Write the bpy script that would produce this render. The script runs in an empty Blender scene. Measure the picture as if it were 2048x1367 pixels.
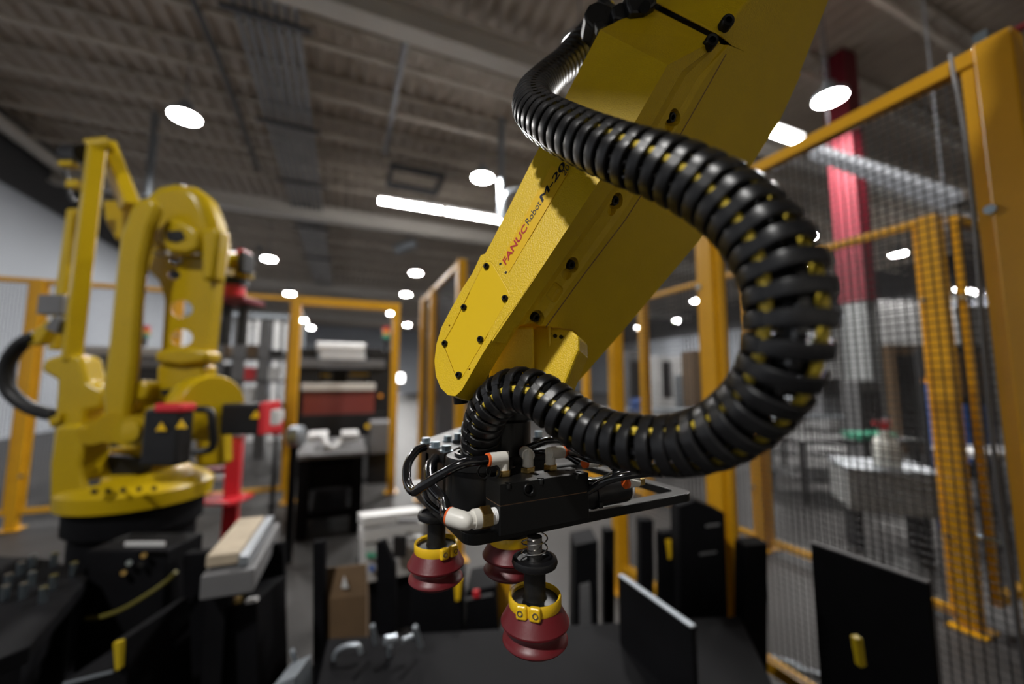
import bpy, bmesh, math, random
from mathutils import Vector, Matrix, Quaternion
random.seed(7)
SC = bpy.context.scene
COL = SC.collection

# ------------------------------------------------------------------ camera, world, exposure
F = 800.0; CX = 1024.0; CY = 683.5                      # focal length and centre for the 2048 x 1367 frame
CAM = Vector((0, 0, 1.4))
PITCH = math.atan((762 - CY) / F)
YAW = math.atan((CX - 688) / F * math.cos(PITCH))
LV = Vector((math.sin(YAW), math.cos(YAW), 0)); RV = Vector((math.cos(YAW), -math.sin(YAW), 0)); ZV = Vector((0, 0, 1))
WV = LV * math.cos(PITCH) + ZV * math.sin(PITCH)
UV = -LV * math.sin(PITCH) + ZV * math.cos(PITCH)
cd = bpy.data.cameras.new('camera'); cam = bpy.data.objects.new('camera', cd); COL.objects.link(cam)
cd.lens = F / 2048 * 36; cd.sensor_width = 36; cd.clip_start = 0.01; cd.clip_end = 200
m3 = Matrix((RV, UV, -WV)).transposed()
cam.matrix_world = Matrix.Translation(CAM) @ m3.to_4x4()
cd.dof.use_dof = True; cd.dof.focus_distance = 0.40; cd.dof.aperture_fstop = 1.75
SC.camera = cam
w = bpy.data.worlds.new('world'); SC.world = w; w.use_nodes = True
w.node_tree.nodes['Background'].inputs[0].default_value = (0.8, 0.85, 1, 1)
w.node_tree.nodes['Background'].inputs[1].default_value = 0.0
SC.view_settings.view_transform = 'Standard'; SC.view_settings.look = 'None'
SC.view_settings.gamma = 1; SC.view_settings.use_curve_mapping = False
SC.view_settings.exposure = 1.75
LAMP = 230.0                                            # radiance of every high bay lamp

def ray(x, y): return WV + RV * ((x - CX) / F) - UV * ((y - CY) / F)
def P(x, y, z): return CAM + ray(x, y) * z               # a point at camera depth z
def G(x, y, h):
    r = ray(x, y); return CAM + r * ((h - CAM.z) / r.z)    # a point at height h
def PX(x, y, X):
    r = ray(x, y); return CAM + r * (X / r.x)
def PY(x, y, Y):
    r = ray(x, y); return CAM + r * (Y / r.y)
def plane(x, y, o, n):
    r = ray(x, y); return CAM + r * ((o - CAM).dot(n) / r.dot(n))

# ------------------------------------------------------------------ materials
MATS = {}
def mat(name, col, rough=.5, metal=0., bump=0., bscale=200., var=0., vscale=5., emit=0., coat=0., alpha=None, trans=0., spec=None):
    m = bpy.data.materials.new(name); m.use_nodes = True; nt = m.node_tree; b = nt.nodes['Principled BSDF']
    b.inputs['Base Color'].default_value = (*col, 1); b.inputs['Roughness'].default_value = rough
    b.inputs['Metallic'].default_value = metal
    if coat: b.inputs['Coat Weight'].default_value = coat; b.inputs['Coat Roughness'].default_value = .15
    if trans: b.inputs['Transmission Weight'].default_value = trans
    if spec is not None: b.inputs['Specular IOR Level'].default_value = spec
    if emit:
        b.inputs['Emission Color'].default_value = (1, .98, .95, 1); b.inputs['Emission Strength'].default_value = emit
    if bump or var:
        tc = nt.nodes.new('ShaderNodeTexCoord')
    if bump:
        n = nt.nodes.new('ShaderNodeTexNoise'); n.inputs['Scale'].default_value = bscale; n.inputs['Detail'].default_value = 3
        bp = nt.nodes.new('ShaderNodeBump'); bp.inputs['Strength'].default_value = bump; bp.inputs['Distance'].default_value = .6 / bscale
        nt.links.new(tc.outputs['Object'], n.inputs['Vector']); nt.links.new(n.outputs['Fac'], bp.inputs['Height'])
        nt.links.new(bp.outputs['Normal'], b.inputs['Normal'])
    if var:
        n = nt.nodes.new('ShaderNodeTexNoise'); n.inputs['Scale'].default_value = vscale; n.inputs['Detail'].default_value = 5
        r = nt.nodes.new('ShaderNodeValToRGB')
        r.color_ramp.elements[0].position = .3; r.color_ramp.elements[1].position = .7
        r.color_ramp.elements[0].color = (*[c * (1 - var) for c in col], 1)
        r.color_ramp.elements[1].color = (*[min(1, c * (1 + var)) for c in col], 1)
        nt.links.new(tc.outputs['Object'], n.inputs['Vector']); nt.links.new(n.outputs['Fac'], r.inputs['Fac'])
        nt.links.new(r.outputs['Color'], b.inputs['Base Color'])
    MATS[name] = m; return m
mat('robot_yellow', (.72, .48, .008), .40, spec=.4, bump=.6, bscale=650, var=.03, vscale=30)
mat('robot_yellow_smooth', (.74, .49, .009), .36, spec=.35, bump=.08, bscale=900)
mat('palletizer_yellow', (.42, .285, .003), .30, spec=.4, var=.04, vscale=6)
mat('sticker_yellow', (.78, .48, .012), .32)
mat('fence_yellow', (.60, .30, .006), .35, var=.05, vscale=8)
mat('clamp_yellow', (.80, .50, .015), .22, bump=.1, bscale=500)
mat('cable_yellow', (.72, .53, .05), .45)
mat('cable_olive', (.10, .085, .008), .6)
mat('handle_yellow', (.42, .30, .006), .4)
mat('plastic_black', (.006, .006, .007), .36, bump=.06, bscale=600)
mat('anodised_black', (.006, .006, .006), .40, spec=.3, bump=.05, bscale=800)
mat('steel_black', (.004, .004, .005), .75, var=.2, vscale=9, spec=.1)
mat('hole_black', (.003, .003, .003), .6)
mat('bolt_black', (.012, .012, .012), .30, metal=.5)
mat('tube_black', (.006, .006, .007), .08, coat=.5)
mat('zinc', (.42, .50, .55), .28, metal=1)
mat('steel', (.55, .54, .52), .22, metal=1)
mat('brass', (.58, .40, .14), .27, metal=1, bump=.1, bscale=400)
mat('fitting_white', (.74, .72, .66), .38)
mat('thread_white', (.82, .82, .82), .5)
mat('fitting_orange', (.80, .13, .02), .4)
mat('gasket_brown', (.22, .12, .06), .7)
mat('cup_red', (.115, .006, .010), .42, bump=.05, bscale=300)
mat('text_red', (.42, .015, .02), .4)
mat('text_dark', (.012, .014, .03), .4)
mat('signal_red', (.55, .02, .03), .35)
mat('wall_white', (.44, .47, .52), .7, var=.04, vscale=.5)
mat('wall_grey', (.5, .47, .42), .8, var=.1, vscale=.4)
mat('concrete', (.034, .032, .031), .5, spec=.25, bump=.1, bscale=30, var=.25, vscale=1.3)
mat('deck', (.38, .32, .265), .7, var=.12, vscale=1.5)
mat('joist', (.42, .37, .31), .6, var=.1, vscale=2)
mat('girder', (.52, .49, .45), .55, var=.06, vscale=1)
mat('conduit', (.20, .21, .23), .45, metal=.3)
mat('galv', (.28, .31, .34), .4, metal=.6)
mat('duct_dark', (.05, .05, .055), .6)
mat('column_red', (.15, .006, .016), .5, var=.1, vscale=2)
mat('white_paint', (.50, .50, .50), .5, var=.04, vscale=6)
mat('white_sheet', (.60, .60, .60), .5, var=.03, vscale=20)
mat('cardboard', (.11, .065, .03), .8, var=.1, vscale=12)
mat('machine_black', (.010, .010, .011), .45, spec=.3, var=.2, vscale=6)
mat('machine_grey', (.12, .12, .125), .5, var=.1, vscale=6)
mat('guard_red', (.16, .03, .025), .3)
mat('wire_black', (.02, .02, .022), .5)
mat('blue', (.03, .10, .35), .5)
mat('green', (.02, .28, .16), .5)
mat('wood', (.36, .30, .22), .7, var=.12, vscale=14)
mat('grey_bin', (.26, .27, .27), .55, var=.06, vscale=8)
mat('bottle_white', (.66, .67, .62), .35)
mat('amber', (.75, .28, .02), .35)
mat('skin_tan', (.35, .22, .14), .6)
mat('lamp_emit', (1, 1, 1), .5, emit=LAMP)
mat('tube_emit', (1, 1, 1), .5, emit=25.)
mat('far_emit', (1, 1, 1), .5, emit=3.5)

# ------------------------------------------------------------------ mesh builder
def frame(d, ref=None):
    d = d.normalized(); ref = ref or (ZV if abs(d.z) < .95 else Vector((1, 0, 0)))
    x = (ref - d * ref.dot(d)).normalized(); return x, d.cross(x), d
class MB:
    def __init__(s): s.v = []; s.f = []
    def add(s, vs, fs):
        o = len(s.v); s.v += [Vector(q) for q in vs]; s.f += [[o + i for i in f] for f in fs]; return s
    def box(s, lo, hi):
        x0, y0, z0 = lo; x1, y1, z1 = hi
        return s.add([(x0,y0,z0),(x1,y0,z0),(x1,y1,z0),(x0,y1,z0),(x0,y0,z1),(x1,y0,z1),(x1,y1,z1),(x0,y1,z1)],
                     [(3,2,1,0),(4,5,6,7),(0,1,5,4),(1,2,6,5),(2,3,7,6),(3,0,4,7)])
    def obox(s, o, a, b, c):                             # box from a corner and three edge vectors
        o = Vector(o); vs = [o, o+a, o+a+b, o+b, o+c, o+a+c, o+a+b+c, o+b+c]
        return s.add(vs, [(3,2,1,0),(4,5,6,7),(0,1,5,4),(1,2,6,5),(2,3,7,6),(3,0,4,7)])
    def cbox(s, c, a, b, d):                             # box from its centre and three full edge vectors
        return s.obox(Vector(c) - (a + b + d) / 2, a, b, d)
    def prism(s, pts, ex):
        n = len(pts); pts = [Vector(q) for q in pts]
        return s.add(pts + [q + ex for q in pts], [list(range(n))[::-1], list(range(n, 2*n))] + [(i, (i+1) % n, n+(i+1) % n, n+i) for i in range(n)])
    def loft(s, rings, caps=True, closed=True):
        n = len(rings[0]); fs = []
        for k in range(len(rings) - 1):
            for i in range(n if closed else n - 1):
                j = (i + 1) % n; fs.append((k*n+i, k*n+j, (k+1)*n+j, (k+1)*n+i))
        if caps: fs += [list(range(n))[::-1], list(range((len(rings)-1)*n, len(rings)*n))]
        return s.add([q for r in rings for q in r], fs)
    def cyl(s, a, b, r0, r1=None, n=20, ref=None):
        a = Vector(a); b = Vector(b); x, y, d = frame(b - a, ref); r1 = r0 if r1 is None else r1
        R = [[c + (x * math.cos(2*math.pi*i/n) + y * math.sin(2*math.pi*i/n)) * r for i in range(n)] for c, r in ((a, r0), (b, r1))]
        return s.loft(R)
    def lathe(s, o, d, prof, n=32, caps=True):           # prof: (radius, distance along d)
        o = Vector(o); x, y, d = frame(d)
        return s.loft([[o + d*h + (x*math.cos(2*math.pi*i/n) + y*math.sin(2*math.pi*i/n))*r for i in range(n)] for r, h in prof], caps)
    def tube(s, path, r, n=10, caps=True):
        path = [Vector(q) for q in path]; fr = transport(path)
        return s.loft([[p + (x*math.cos(2*math.pi*i/n) + y*math.sin(2*math.pi*i/n))*r for i in range(n)] for p, (x, y, t) in zip(path, fr)], caps)
    def torus(s, c, ax, R, r, n=32, k=8):
        x, y, d = frame(ax); rings = []
        for i in range(n + 1):
            a = 2*math.pi*i/n; e = x*math.cos(a) + y*math.sin(a)
            rings.append([Vector(c) + e*(R + r*math.cos(2*math.pi*j/k)) + d*(r*math.sin(2*math.pi*j/k)) for j in range(k)])
        return s.loft(rings, False)
    def build(s, name, m, parent=None, smooth=35, bevel=0, seg=2, flip=True):
        me = bpy.data.meshes.new(name); me.from_pydata([tuple(q) for q in s.v], [], s.f)
        bm = bmesh.new(); bm.from_mesh(me); bmesh.ops.recalc_face_normals(bm, faces=bm.faces); bm.to_mesh(me); bm.free()
        return link(name, me, m, parent, smooth, bevel, seg)
def link(name, me, m, parent=None, smooth=35, bevel=0, seg=2):
    if m is not None: me.materials.clear(); me.materials.append(MATS[m])
    if smooth:
        me.shade_smooth(); me.set_sharp_from_angle(angle=math.radians(smooth))
    o = bpy.data.objects.new(name, me); COL.objects.link(o)
    if bevel:
        b = o.modifiers.new('bevel', 'BEVEL'); b.width = bevel; b.segments = seg; b.limit_method = 'ANGLE'; b.angle_limit = math.radians(40)
        b.harden_normals = False
    if parent: attach(o, parent)
    return o
def attach(o, parent):
    o.parent = parent
    if parent.type == 'EMPTY': o.matrix_parent_inverse = Matrix.Translation(-parent.location)
def transport(path):
    n = len(path); T = [(path[min(i+1, n-1)] - path[max(i-1, 0)]).normalized() for i in range(n)]
    x, y, d = frame(T[0]); out = []
    for t in T:
        x = (x - t * x.dot(t)).normalized(); out.append((x, t.cross(x), t))
    return out
def spline(pts, k=10):
    pts = [Vector(q) for q in pts]; q = [pts[0]*2 - pts[1]] + pts + [pts[-1]*2 - pts[-2]]; out = []
    for i in range(1, len(q) - 2):
        a, b, c, d = q[i-1:i+3]
        for j in range(k):
            t = j / k
            out.append(.5*((2*b) + (c-a)*t + (2*a-5*b+4*c-d)*t*t + (3*b-a-3*c+d)*t**3))
    return out + [pts[-1]]
def resample(path, step):
    out = [path[0]]; need = step
    for a, b in zip(path, path[1:]):
        L = (b - a).length; pos = 0
        while L - pos >= need:
            pos += need; out.append(a + (b - a) * (pos / L)); need = step
        need -= L - pos
    return out
def tag(o, label, cat=None, group=None, kind=None):
    if label: o['label'] = label
    if cat: o['category'] = cat
    if group: o['group'] = group
    if kind: o['kind'] = kind
    return o
def thing(name, loc, label, cat, group=None, kind=None):
    e = bpy.data.objects.new(name, None); COL.objects.link(e); e.location = loc; e.empty_display_size = .05
    return tag(e, label, cat, group, kind)
def apply_bool(o, cutters):
    ms = []
    for i, c in enumerate(cutters):
        md = o.modifiers.new('cut%d' % i, 'BOOLEAN'); md.operation = 'DIFFERENCE'; md.object = c; md.solver = 'EXACT'
    dg = bpy.context.evaluated_depsgraph_get(); dg.update()
    me = bpy.data.meshes.new_from_object(o.evaluated_get(dg))
    o.modifiers.clear(); o.data = me
    for c in cutters: bpy.data.objects.remove(c)
def rrect(w, h, r, k=5):                                 # rounded rectangle, counter-clockwise, from the origin
    out = []
    for cx, cy, a0 in ((w-r, r, -90), (w-r, h-r, 0), (r, h-r, 90), (r, r, 180)):
        for i in range(k + 1):
            a = math.radians(a0 + 90*i/k); out.append((cx + r*math.cos(a), cy + r*math.sin(a)))
    return out
def text_mesh(txt, offset=0., shear=0.):
    cu = bpy.data.curves.new('lettering', 'FONT'); cu.body = txt; cu.offset = offset; cu.shear = shear; cu.resolution_u = 4
    o = bpy.data.objects.new('lettering', cu); COL.objects.link(o)
    dg = bpy.context.evaluated_depsgraph_get(); dg.update()
    me = bpy.data.meshes.new_from_object(o.evaluated_get(dg)); bpy.data.objects.remove(o)
    return me
def slab(pix, z, th, m, name, parent, bevel=.01, smooth=35):   # an outline at camera depth z with thickness th going away
    return MB().prism([P(x, y, z) for x, y in pix], LV * th).build(name, m, parent, smooth, bevel)

# ------------------------------------------------------------------ the hall
X0, X1, Y0, Y1, ZC = -7.6, 28.0, -7.0, 50.0, 7.7
def struct(o): o['kind'] = 'structure'; return o
struct(MB().box((X0, Y0, -.1), (X1, Y1, 0)).build('floor', 'concrete', smooth=0))
wl = struct(MB().box((X0-.2, Y0, 0), (X0, Y1, 6.05)).build('wall_left', 'wall_white', smooth=0))
MB().box((X0-.25, Y0, 6.05), (X0+.06, Y1, ZC)).build('upper_band', 'duct_dark', wl, smooth=0)
MB().tube([(X0+.3, Y0+.1, 7.15), (X0+.3, Y1-.1, 7.15)], .16, 12).build('pipe', 'girder', wl)
struct(MB().box((X0, Y1, 0), (X1, Y1+.2, ZC)).build('wall_far', 'wall_white', smooth=0))
wr = struct(MB().box((X1, Y0, 0), (X1+.2, Y1, 5.4)).build('wall_right', 'wall_white', smooth=0))
MB().box((X1-.02, Y0, 5.4), (X1+.2, Y1, ZC)).build('upper_band', 'duct_dark', wr, smooth=0)
struct(MB().box((X0, Y0-.2, 0), (X1, Y0, ZC)).build('wall_back', 'wall_grey', smooth=0))
# corrugated deck, one rib profile run along the hall
prof = []
x = X0
while x < X1:
    prof += [(x, ZC), (x+.06, ZC), (x+.09, ZC+.07), (x+.21, ZC+.07)]; x += .30
prof.append((X1, ZC))
mb = MB(); n = len(prof)
mb.add([(a, Y0, b) for a, b in prof] + [(a, Y1, b) for a, b in prof], [(i, i+1, n+i+1, n+i) for i in range(n-1)])
ceil = struct(mb.build('ceiling', 'deck', smooth=0))
MB().box((X0, Y0, ZC+.1), (X1, Y1, ZC+.2)).build('roof_slab', 'duct_dark', ceil, smooth=0)
# open web joists across the hall
def joist(Y):
    e = thing('roof_joist', (X0, Y, ZC), None, None, kind='structure')
    MB().box((X0, Y-.05, ZC-.06), (X1, Y+.05, ZC)).build('top_chord', 'joist', e, 0)
    MB().box((X0, Y-.05, ZC-.50), (X1, Y+.05, ZC-.44)).build('bottom_chord', 'joist', e, 0)
    mb = MB(); x = X0; k = 0
    while x < min(X1, 14) - .45:
        a, b = (Vector((x, Y, ZC-.06)), Vector((x+.42, Y, ZC-.44))) if k % 2 == 0 else (Vector((x, Y, ZC-.44)), Vector((x+.42, Y, ZC-.06)))
        mb.cyl(a, b, .016, n=5); x += .42; k += 1
    mb.build('web', 'joist', e)['kind'] = 'stuff'
    return e
for Y in (1.6, 3.0, 4.4, 7.2, 8.6, 10.0, 11.4, 12.8, 16.2, 17.8, 19.4, 21, 23, 25, 27.5, 30, 33, 36, 40, 44): joist(Y)
def girder(Y, z=6.75):
    e = thing('roof_girder', (X0, Y, z), None, None, kind='structure')
    MB().box((X0, Y-.02, z+.02), (X1, Y+.02, ZC-.52)).build('web_plate', 'girder', e, 0)
    MB().box((X0, Y-.16, z), (X1, Y+.16, z+.04)).build('flange', 'girder', e, 0)
    MB().box((X0, Y-.16, ZC-.54), (X1, Y+.16, ZC-.50)).build('flange', 'girder', e, 0)
for Y in (5.9, 14.4, 26.2, 38): girder(Y)
# bundle of conduits under the deck
e = thing('conduit_run', (-1.3, 8, 7.0), 'bundle of grey conduits running along under the roof deck', 'conduit')
for i in range(7): MB().tube([(-1.75+i*.14, Y0+.5, 7.1), (-1.75+i*.14, 26, 7.1)], .035, 8).build('pipe', 'conduit', e)
for Y in (3.4, 6.75, 9.6, 12.4, 16, 20): MB().box((-1.95, Y-.05, 7.0), (-.7, Y+.05, 7.05)).build('hanger', 'duct_dark', e, 0)
e = thing('conduit_run', (-.0, 8, 7.0), 'thin dark conduit sagging beside the bundle under the roof', 'conduit')
MB().tube(spline([(-2.3, 4.6, 7.3), (-2.35, 6.5, 7.2), (-2.3, 8.6, 7.15), (-2.4, 12.4, 7.2)]), .05, 8).build('pipe', 'duct_dark', e)
e = thing('conduit_run', (.8, 7.6, 7.05), 'short dark conduit along the deck left of the tube lights', 'conduit')
MB().tube([(.75, 6.3, 7.165), (.75, 10.2, 7.165)], .045, 8).build('pipe', 'conduit', e)
# dark square hatch frame in the deck
c = G(830, 362, 7.15)
e = thing('roof_hatch', c, 'dark square hatch frame in the roof above the tube lights', 'hatch')
for a, b in (((-.75, -.6), (.75, -.5)), ((-.75, .5), (.75, .6)), ((-.75, -.5), (-.65, .5)), ((.65, -.5), (.75, .5))):
    MB().box((c.x+a[0], c.y+a[1], 7.1), (c.x+b[0], c.y+b[1], 7.25)).build('frame_bar', 'duct_dark', e, 0)

# made-up steel gantry out of view, put above the robot to shade its arm
e = thing('shade_gantry', (.3, -.6, 2.6), 'unseen black steel gantry added above the robot to shade its arm', 'gantry')
MB().box((-.50, -1.2, 2.62), (1.2, .22, 2.72)).build('deck_plate', 'steel_black', e, 0, bevel=.01)
for x in (-.5, 1.1): MB().box((x, -1.2, 2.72), (x+.08, .22, 2.84)).build('beam', 'steel_black', e, 0, bevel=.006)
for x in (-.5, 1.1):
    MB().box((x, -1.2, 0), (x+.08, -1.12, 2.62)).build('leg', 'steel_black', e, 0, bevel=.006)
    MB().cyl((x+.04, .15, 2.84), (x+.04, .15, ZC+.05), .012, n=8).build('hanger_rod', 'conduit', e)
# high bay lamps
def lamp(c, label, r=.23):
    e = thing('high_bay_lamp', c, label, 'lamp', 'round high bay lamps')
    MB().lathe(c, ZV, [(r+.02, -.02), (r+.03, .0), (r+.02, .06), (.12, .12), (.09, .26), (.0, .27)], 28).build('housing', 'galv', e)
    MB().add([(c.x + r*math.cos(k*math.pi/14), c.y + r*math.sin(k*math.pi/14), c.z-.021) for k in range(28)], [list(range(28))]).build('lens', 'lamp_emit', e, 0)
    MB().cyl((c.x, c.y, c.z+.26), (c.x, c.y, ZC+.06), .012, n=8).build('stem', 'conduit', e)
    return e
for px, py, lab in [(370, 232, 'round high bay lamp above the yellow palletizing robot'),
        (965, 354, 'round high bay lamp directly above the lit tube lights'),
        (1660, 195, 'round high bay lamp above the red column'),
        (538, 517, 'round high bay lamp just right of the yellow robot head'),
        (832, 545, 'round high bay lamp left of the arm, above the yellow gate'),
        (580, 587, 'round high bay lamp over the left corner of the yellow gate'),
        (812, 588, 'round high bay lamp above the right corner of the yellow gate'),
        (783, 626, 'round high bay lamp just under the right end of the gate rail'),
        (607, 640, 'topmost small round lamp inside the gate, left side'),
        (622, 655, 'small round lamp inside the gate above the lowest left one'),
        (815, 649, 'far round lamp between the gate and the fence'),
        (1617, 473, 'round high bay lamp beside the cable carrier, upper of two'),
        (1797, 507, 'round high bay lamp behind the mesh right of the red column'),
        (1628, 535, 'round high bay lamp beside the cable carrier, lower of two'),
        (1702, 585, 'round high bay lamp low in front of the red column'),
        (1393, 601, 'far round lamp just left of the wide fence post under the arm'),
        (1354, 641, 'far round lamp midway between two fence posts inside the carrier loop'),
        (1276, 655, 'far round lamp left of the mesh covered post inside the carrier loop'),
        (1160, 90, 'high bay lamp partly hidden behind the upper cable carrier')]:
    c = G(px, py, 6.2)
    if c.x > X1 - .6: c = CAM + (c - CAM) * ((X1 - .6) / c.x)
    lamp(c, lab)
for k, c in enumerate([(-3.2, -1.6)]):   # the grid goes on behind the photographer
    lamp(Vector((*c, 6.2)), 'high bay lamp overhead left of the camera')
# tube lights
def tube_light(a, b, label, m='tube_emit'):
    e = thing('tube_light', (a+b)/2, label, 'lamp', 'linear tube lights')
    d = (b-a).normalized(); s = d.cross(ZV).normalized()
    MB().obox(a - s*.09 + ZV*.02, b-a, s*.2, ZV*.07).build('housing', 'white_paint', e, 0)
    MB().tube([a + d*.02, b - d*.02], .07, 10).build('tube', m, e)
    for t in (.15, .85): MB().cyl(a.lerp(b, t) + ZV*.09, Vector((*a.lerp(b, t).xy, ZC+.06)), .008, n=6).build('hanger', 'conduit', e)
t0 = G(758, 400, 6.0); t1 = G(888, 421, 6.0); t2 = G(893, 422, 6.0)
yy = 10.35
tube_light(Vector((t0.x, yy, 6)), Vector((t1.x-.05, yy, 6)), 'left of two lit tube lights in line over the gate')
tube_light(Vector((t1.x+.05, yy, 6)), Vector((t1.x*2-t0.x, yy, 6)), 'right of two lit tube lights in line, ending behind the arm')
tube_light(Vector((5.7, 4.6, 6)), Vector((7.9, 4.6, 6)), 'tube light showing right of the arm above the fence rail')
a = P(1912, 577, 18); tube_light(a, Vector((a.x+2.4, a.y, a.z)), 'far tube light at the right behind the mesh')
# hanging drop pipes and round duct
for px, py0, py1, z, lab in ((310, 245, 400, 9.4, 'grey drop pipe hanging behind the yellow robot, under the lamp'),
                             (523, 440, 520, 19, 'pale drop pipe hanging right of the yellow robot head'),
                             (1003, 365, 440, 9.5, 'white vertical pipe between the round lamp and the arm')):
    a = P(px, py0, z); b = P(px-6, py1, z)
    e = thing('drop_pipe', b, lab, 'pipe')
    if px == 1003: MB().tube(spline([P(1008, 470, 9.4), P(1006, 410, 9.4), P(1014, 388, 9.4), P(1035, 380, 9.4), P(1060, 380, 9.4)]), .06, 10).build('bent_branch', 'galv', e)
    MB().cyl((a.x, a.y, b.z), (a.x, a.y, ZC), .075 if z < 12 else .12, n=12).build('pipe', 'galv', e)
e = thing('cable_tray', P(1780, 350, 6), 'pale blue grey cable tray crossing behind the mesh and red column', 'tray')
a = P(1640, 302, 5.6); b = P(1925, 400, 4.3)
MB().obox(a, b-a, ZV*.11, LV*.2).build('trough', 'conduit', e, 0)
for t in (.1, .9): q = a.lerp(b, t); MB().cyl(q + ZV*.1, Vector((*q.xy, ZC+.05)), .008, n=6).build('hanger', 'conduit', e)
e = thing('duct', P(815, 490, 16), 'short grey duct under the roof left of the arm', 'duct')
MB().cyl(P(790, 500, 16), P(832, 484, 16), .2, n=14).build('pipe', 'galv', e)
q = P(815, 490, 16); MB().cyl(q, Vector((*q.xy, ZC+.06)), .02, n=8).build('hanger', 'conduit', e)
# red column
a = PX(1717, 600, 8.7); CXX = 8.7
e = thing('column', (CXX, a.y, 0), 'red painted steel column with pale lower half behind the mesh', 'column')
MB().box((CXX-.2, a.y-.2, 2.85), (CXX+.2, a.y+.2, ZC)).build('upper_shaft', 'column_red', e, 0)
MB().box((CXX-.18, a.y-.18, 0), (CXX+.18, a.y+.18, 2.85)).build('lower_shaft', 'grey_bin', e, 0)

# ------------------------------------------------------------------ fences
FH = 2.42
def fence(name_lab, pts, posts=None, mesh=True, ends=(1, 1), bottom=.14, w=.08, step=.026, top=FH, rail=.05):
    """pts: consecutive post positions (x, y); a post at each, rails and wire mesh between"""
    e = thing('safety_fence', (*pts[0], 0), name_lab, 'fence')
    for i, (x, y) in enumerate(pts):
        if (i == 0 and not ends[0]) or (i == len(pts)-1 and not ends[1]): continue
        p = MB().box((x-w/2, y-w/2, 0), (x+w/2, y+w/2, top)).build('post', 'fence_yellow', e, 0, bevel=.006)
        MB().box((x-w*.9, y-w*.9, 0), (x+w*.9, y+w*.9, .012)).build('foot_plate', 'fence_yellow', p, 0)
    for (xa, ya), (xb, yb) in zip(pts, pts[1:]):
        a = Vector((xa, ya, 0)); b = Vector((xb, yb, 0)); d = (b-a).normalized(); a = a + d*w/2; b = b - d*w/2
        s = d.cross(ZV)
        for z in ((bottom, top-rail) if mesh else (top-rail,)): MB().obox(a + ZV*z - s*rail/2, b-a, s*rail, ZV*rail).build('rail', 'fence_yellow', e, 0, bevel=.004)
        for q in ((a, b - d*.035) if mesh else ()): MB().obox(q + ZV*(bottom+rail) - s*.015, d*.035, s*.03, ZV*(top-2*rail-bottom)).build('stile', 'fence_yellow', e, 0)
        if mesh:
            mb = MB(); L = (b-a).length; r = .0016; k = int(L/step)
            for i in range(1, k+1):
                q = a + d*(i*L/(k+1)); mb.obox(q + ZV*(bottom+rail) - d*r - s*r, d*2*r, s*2*r, ZV*(top-2*rail-bottom))
            k = int((top-bottom)/step)
            for i in range(1, k+1):
                q = a + ZV*(bottom + i*(top-bottom)/(k+1)); mb.obox(q - ZV*r + s*r, b-a, s*2*r, ZV*2*r)
            mb.build('wire_mesh', 'wire_black', e, 0)['kind'] = 'stuff'
        for z in ((.5, 1.9) if mesh else ()):
            MB().cyl(a + ZV*z - s*.05, a + ZV*z + s*.05, .014, n=8).build('bracket_bolt', 'zinc', e)
    return e
fence('near yellow mesh safety fence on the right, reaching the right edge', [(1.77, .46), (1.77, 1.51), (1.77, 2.33)], w=.08)
fence('farther yellow mesh fence behind the near one, with post by the grey bin', [(3.33, 1.22), (3.33, 2.43), (3.33, 3.83), (3.33, 5.1)], w=.09, bottom=.05)
fence('yellow mesh fence returning right from the corner post by the grey bin', [(3.40, 1.15), (4.8, 1.15)], w=.06, ends=(0, 1))
fence('yellow mesh fence running back behind the tip of the arm', [(.88, 3.21), (.88, 4.35), (.88, 4.95)], w=.075)
fence('yellow gate frame standing open in front of the black press', [(-.55, 5.42), (.60, 5.42)], mesh=False, w=.09, bottom=FH-.10, rail=.10)
fence('yellow mesh fence at the left behind the yellow robot', [(-4.4, 5.46), (-2.85, 5.46), (-1.75, 5.46), (-.56, 5.46)], w=.08, ends=(1, 0))
e = thing('overhead_pipe', (1.9, 1, 2.5), 'thin dark red pipe along the top of the near right fence', 'pipe')
MB().tube([(1.86, .3, 2.47), (1.86, 2.6, 2.47)], .012, 8).build('pipe', 'column_red', e)
for Y in (.5, 1.5, 2.4): MB().box((1.80, Y-.015, 2.40), (1.86, Y+.015, 2.49)).build('bracket', 'zinc', e, 0)
e = thing('cable', (1.7, .56, 1), 'thin grey cable running up beside the nearest fence post', 'cable')
MB().tube(spline([(1.72, .53, .3), (1.715, .545, 1.2), (1.72, .53, 2.0), (1.715, .54, 2.42)]), .005, 6).build('sheath', 'machine_grey', e)

# ------------------------------------------------------------------ the near robot arm
A0 = P(1000, 440, .452); A1 = P(1110, 490, .40); A2 = P(1335, 130, .40)
NA = (A1 - A0).cross(A2 - A1).normalized()
if NA.dot(CAM - A1) < 0: NA.negate()
DA = (A2 - A1).normalized()                               # along the arm, towards the shoulder
C3 = P(1395, 485, .53)
NC = DA.cross(C3 - A1).normalized()
if NC.dot(CAM - A1) < 0: NC.negate()
def onA(x, y, off=0.): return plane(x, y, A1, NA) + NA * off
def onC(x, y, off=0.): return plane(x, y, A1, NC) + NC * off
arm = thing('industrial_robot', P(1130, 520, .45), 'large yellow robot forearm with red and black lettering, nearest the camera', 'robot')
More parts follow.
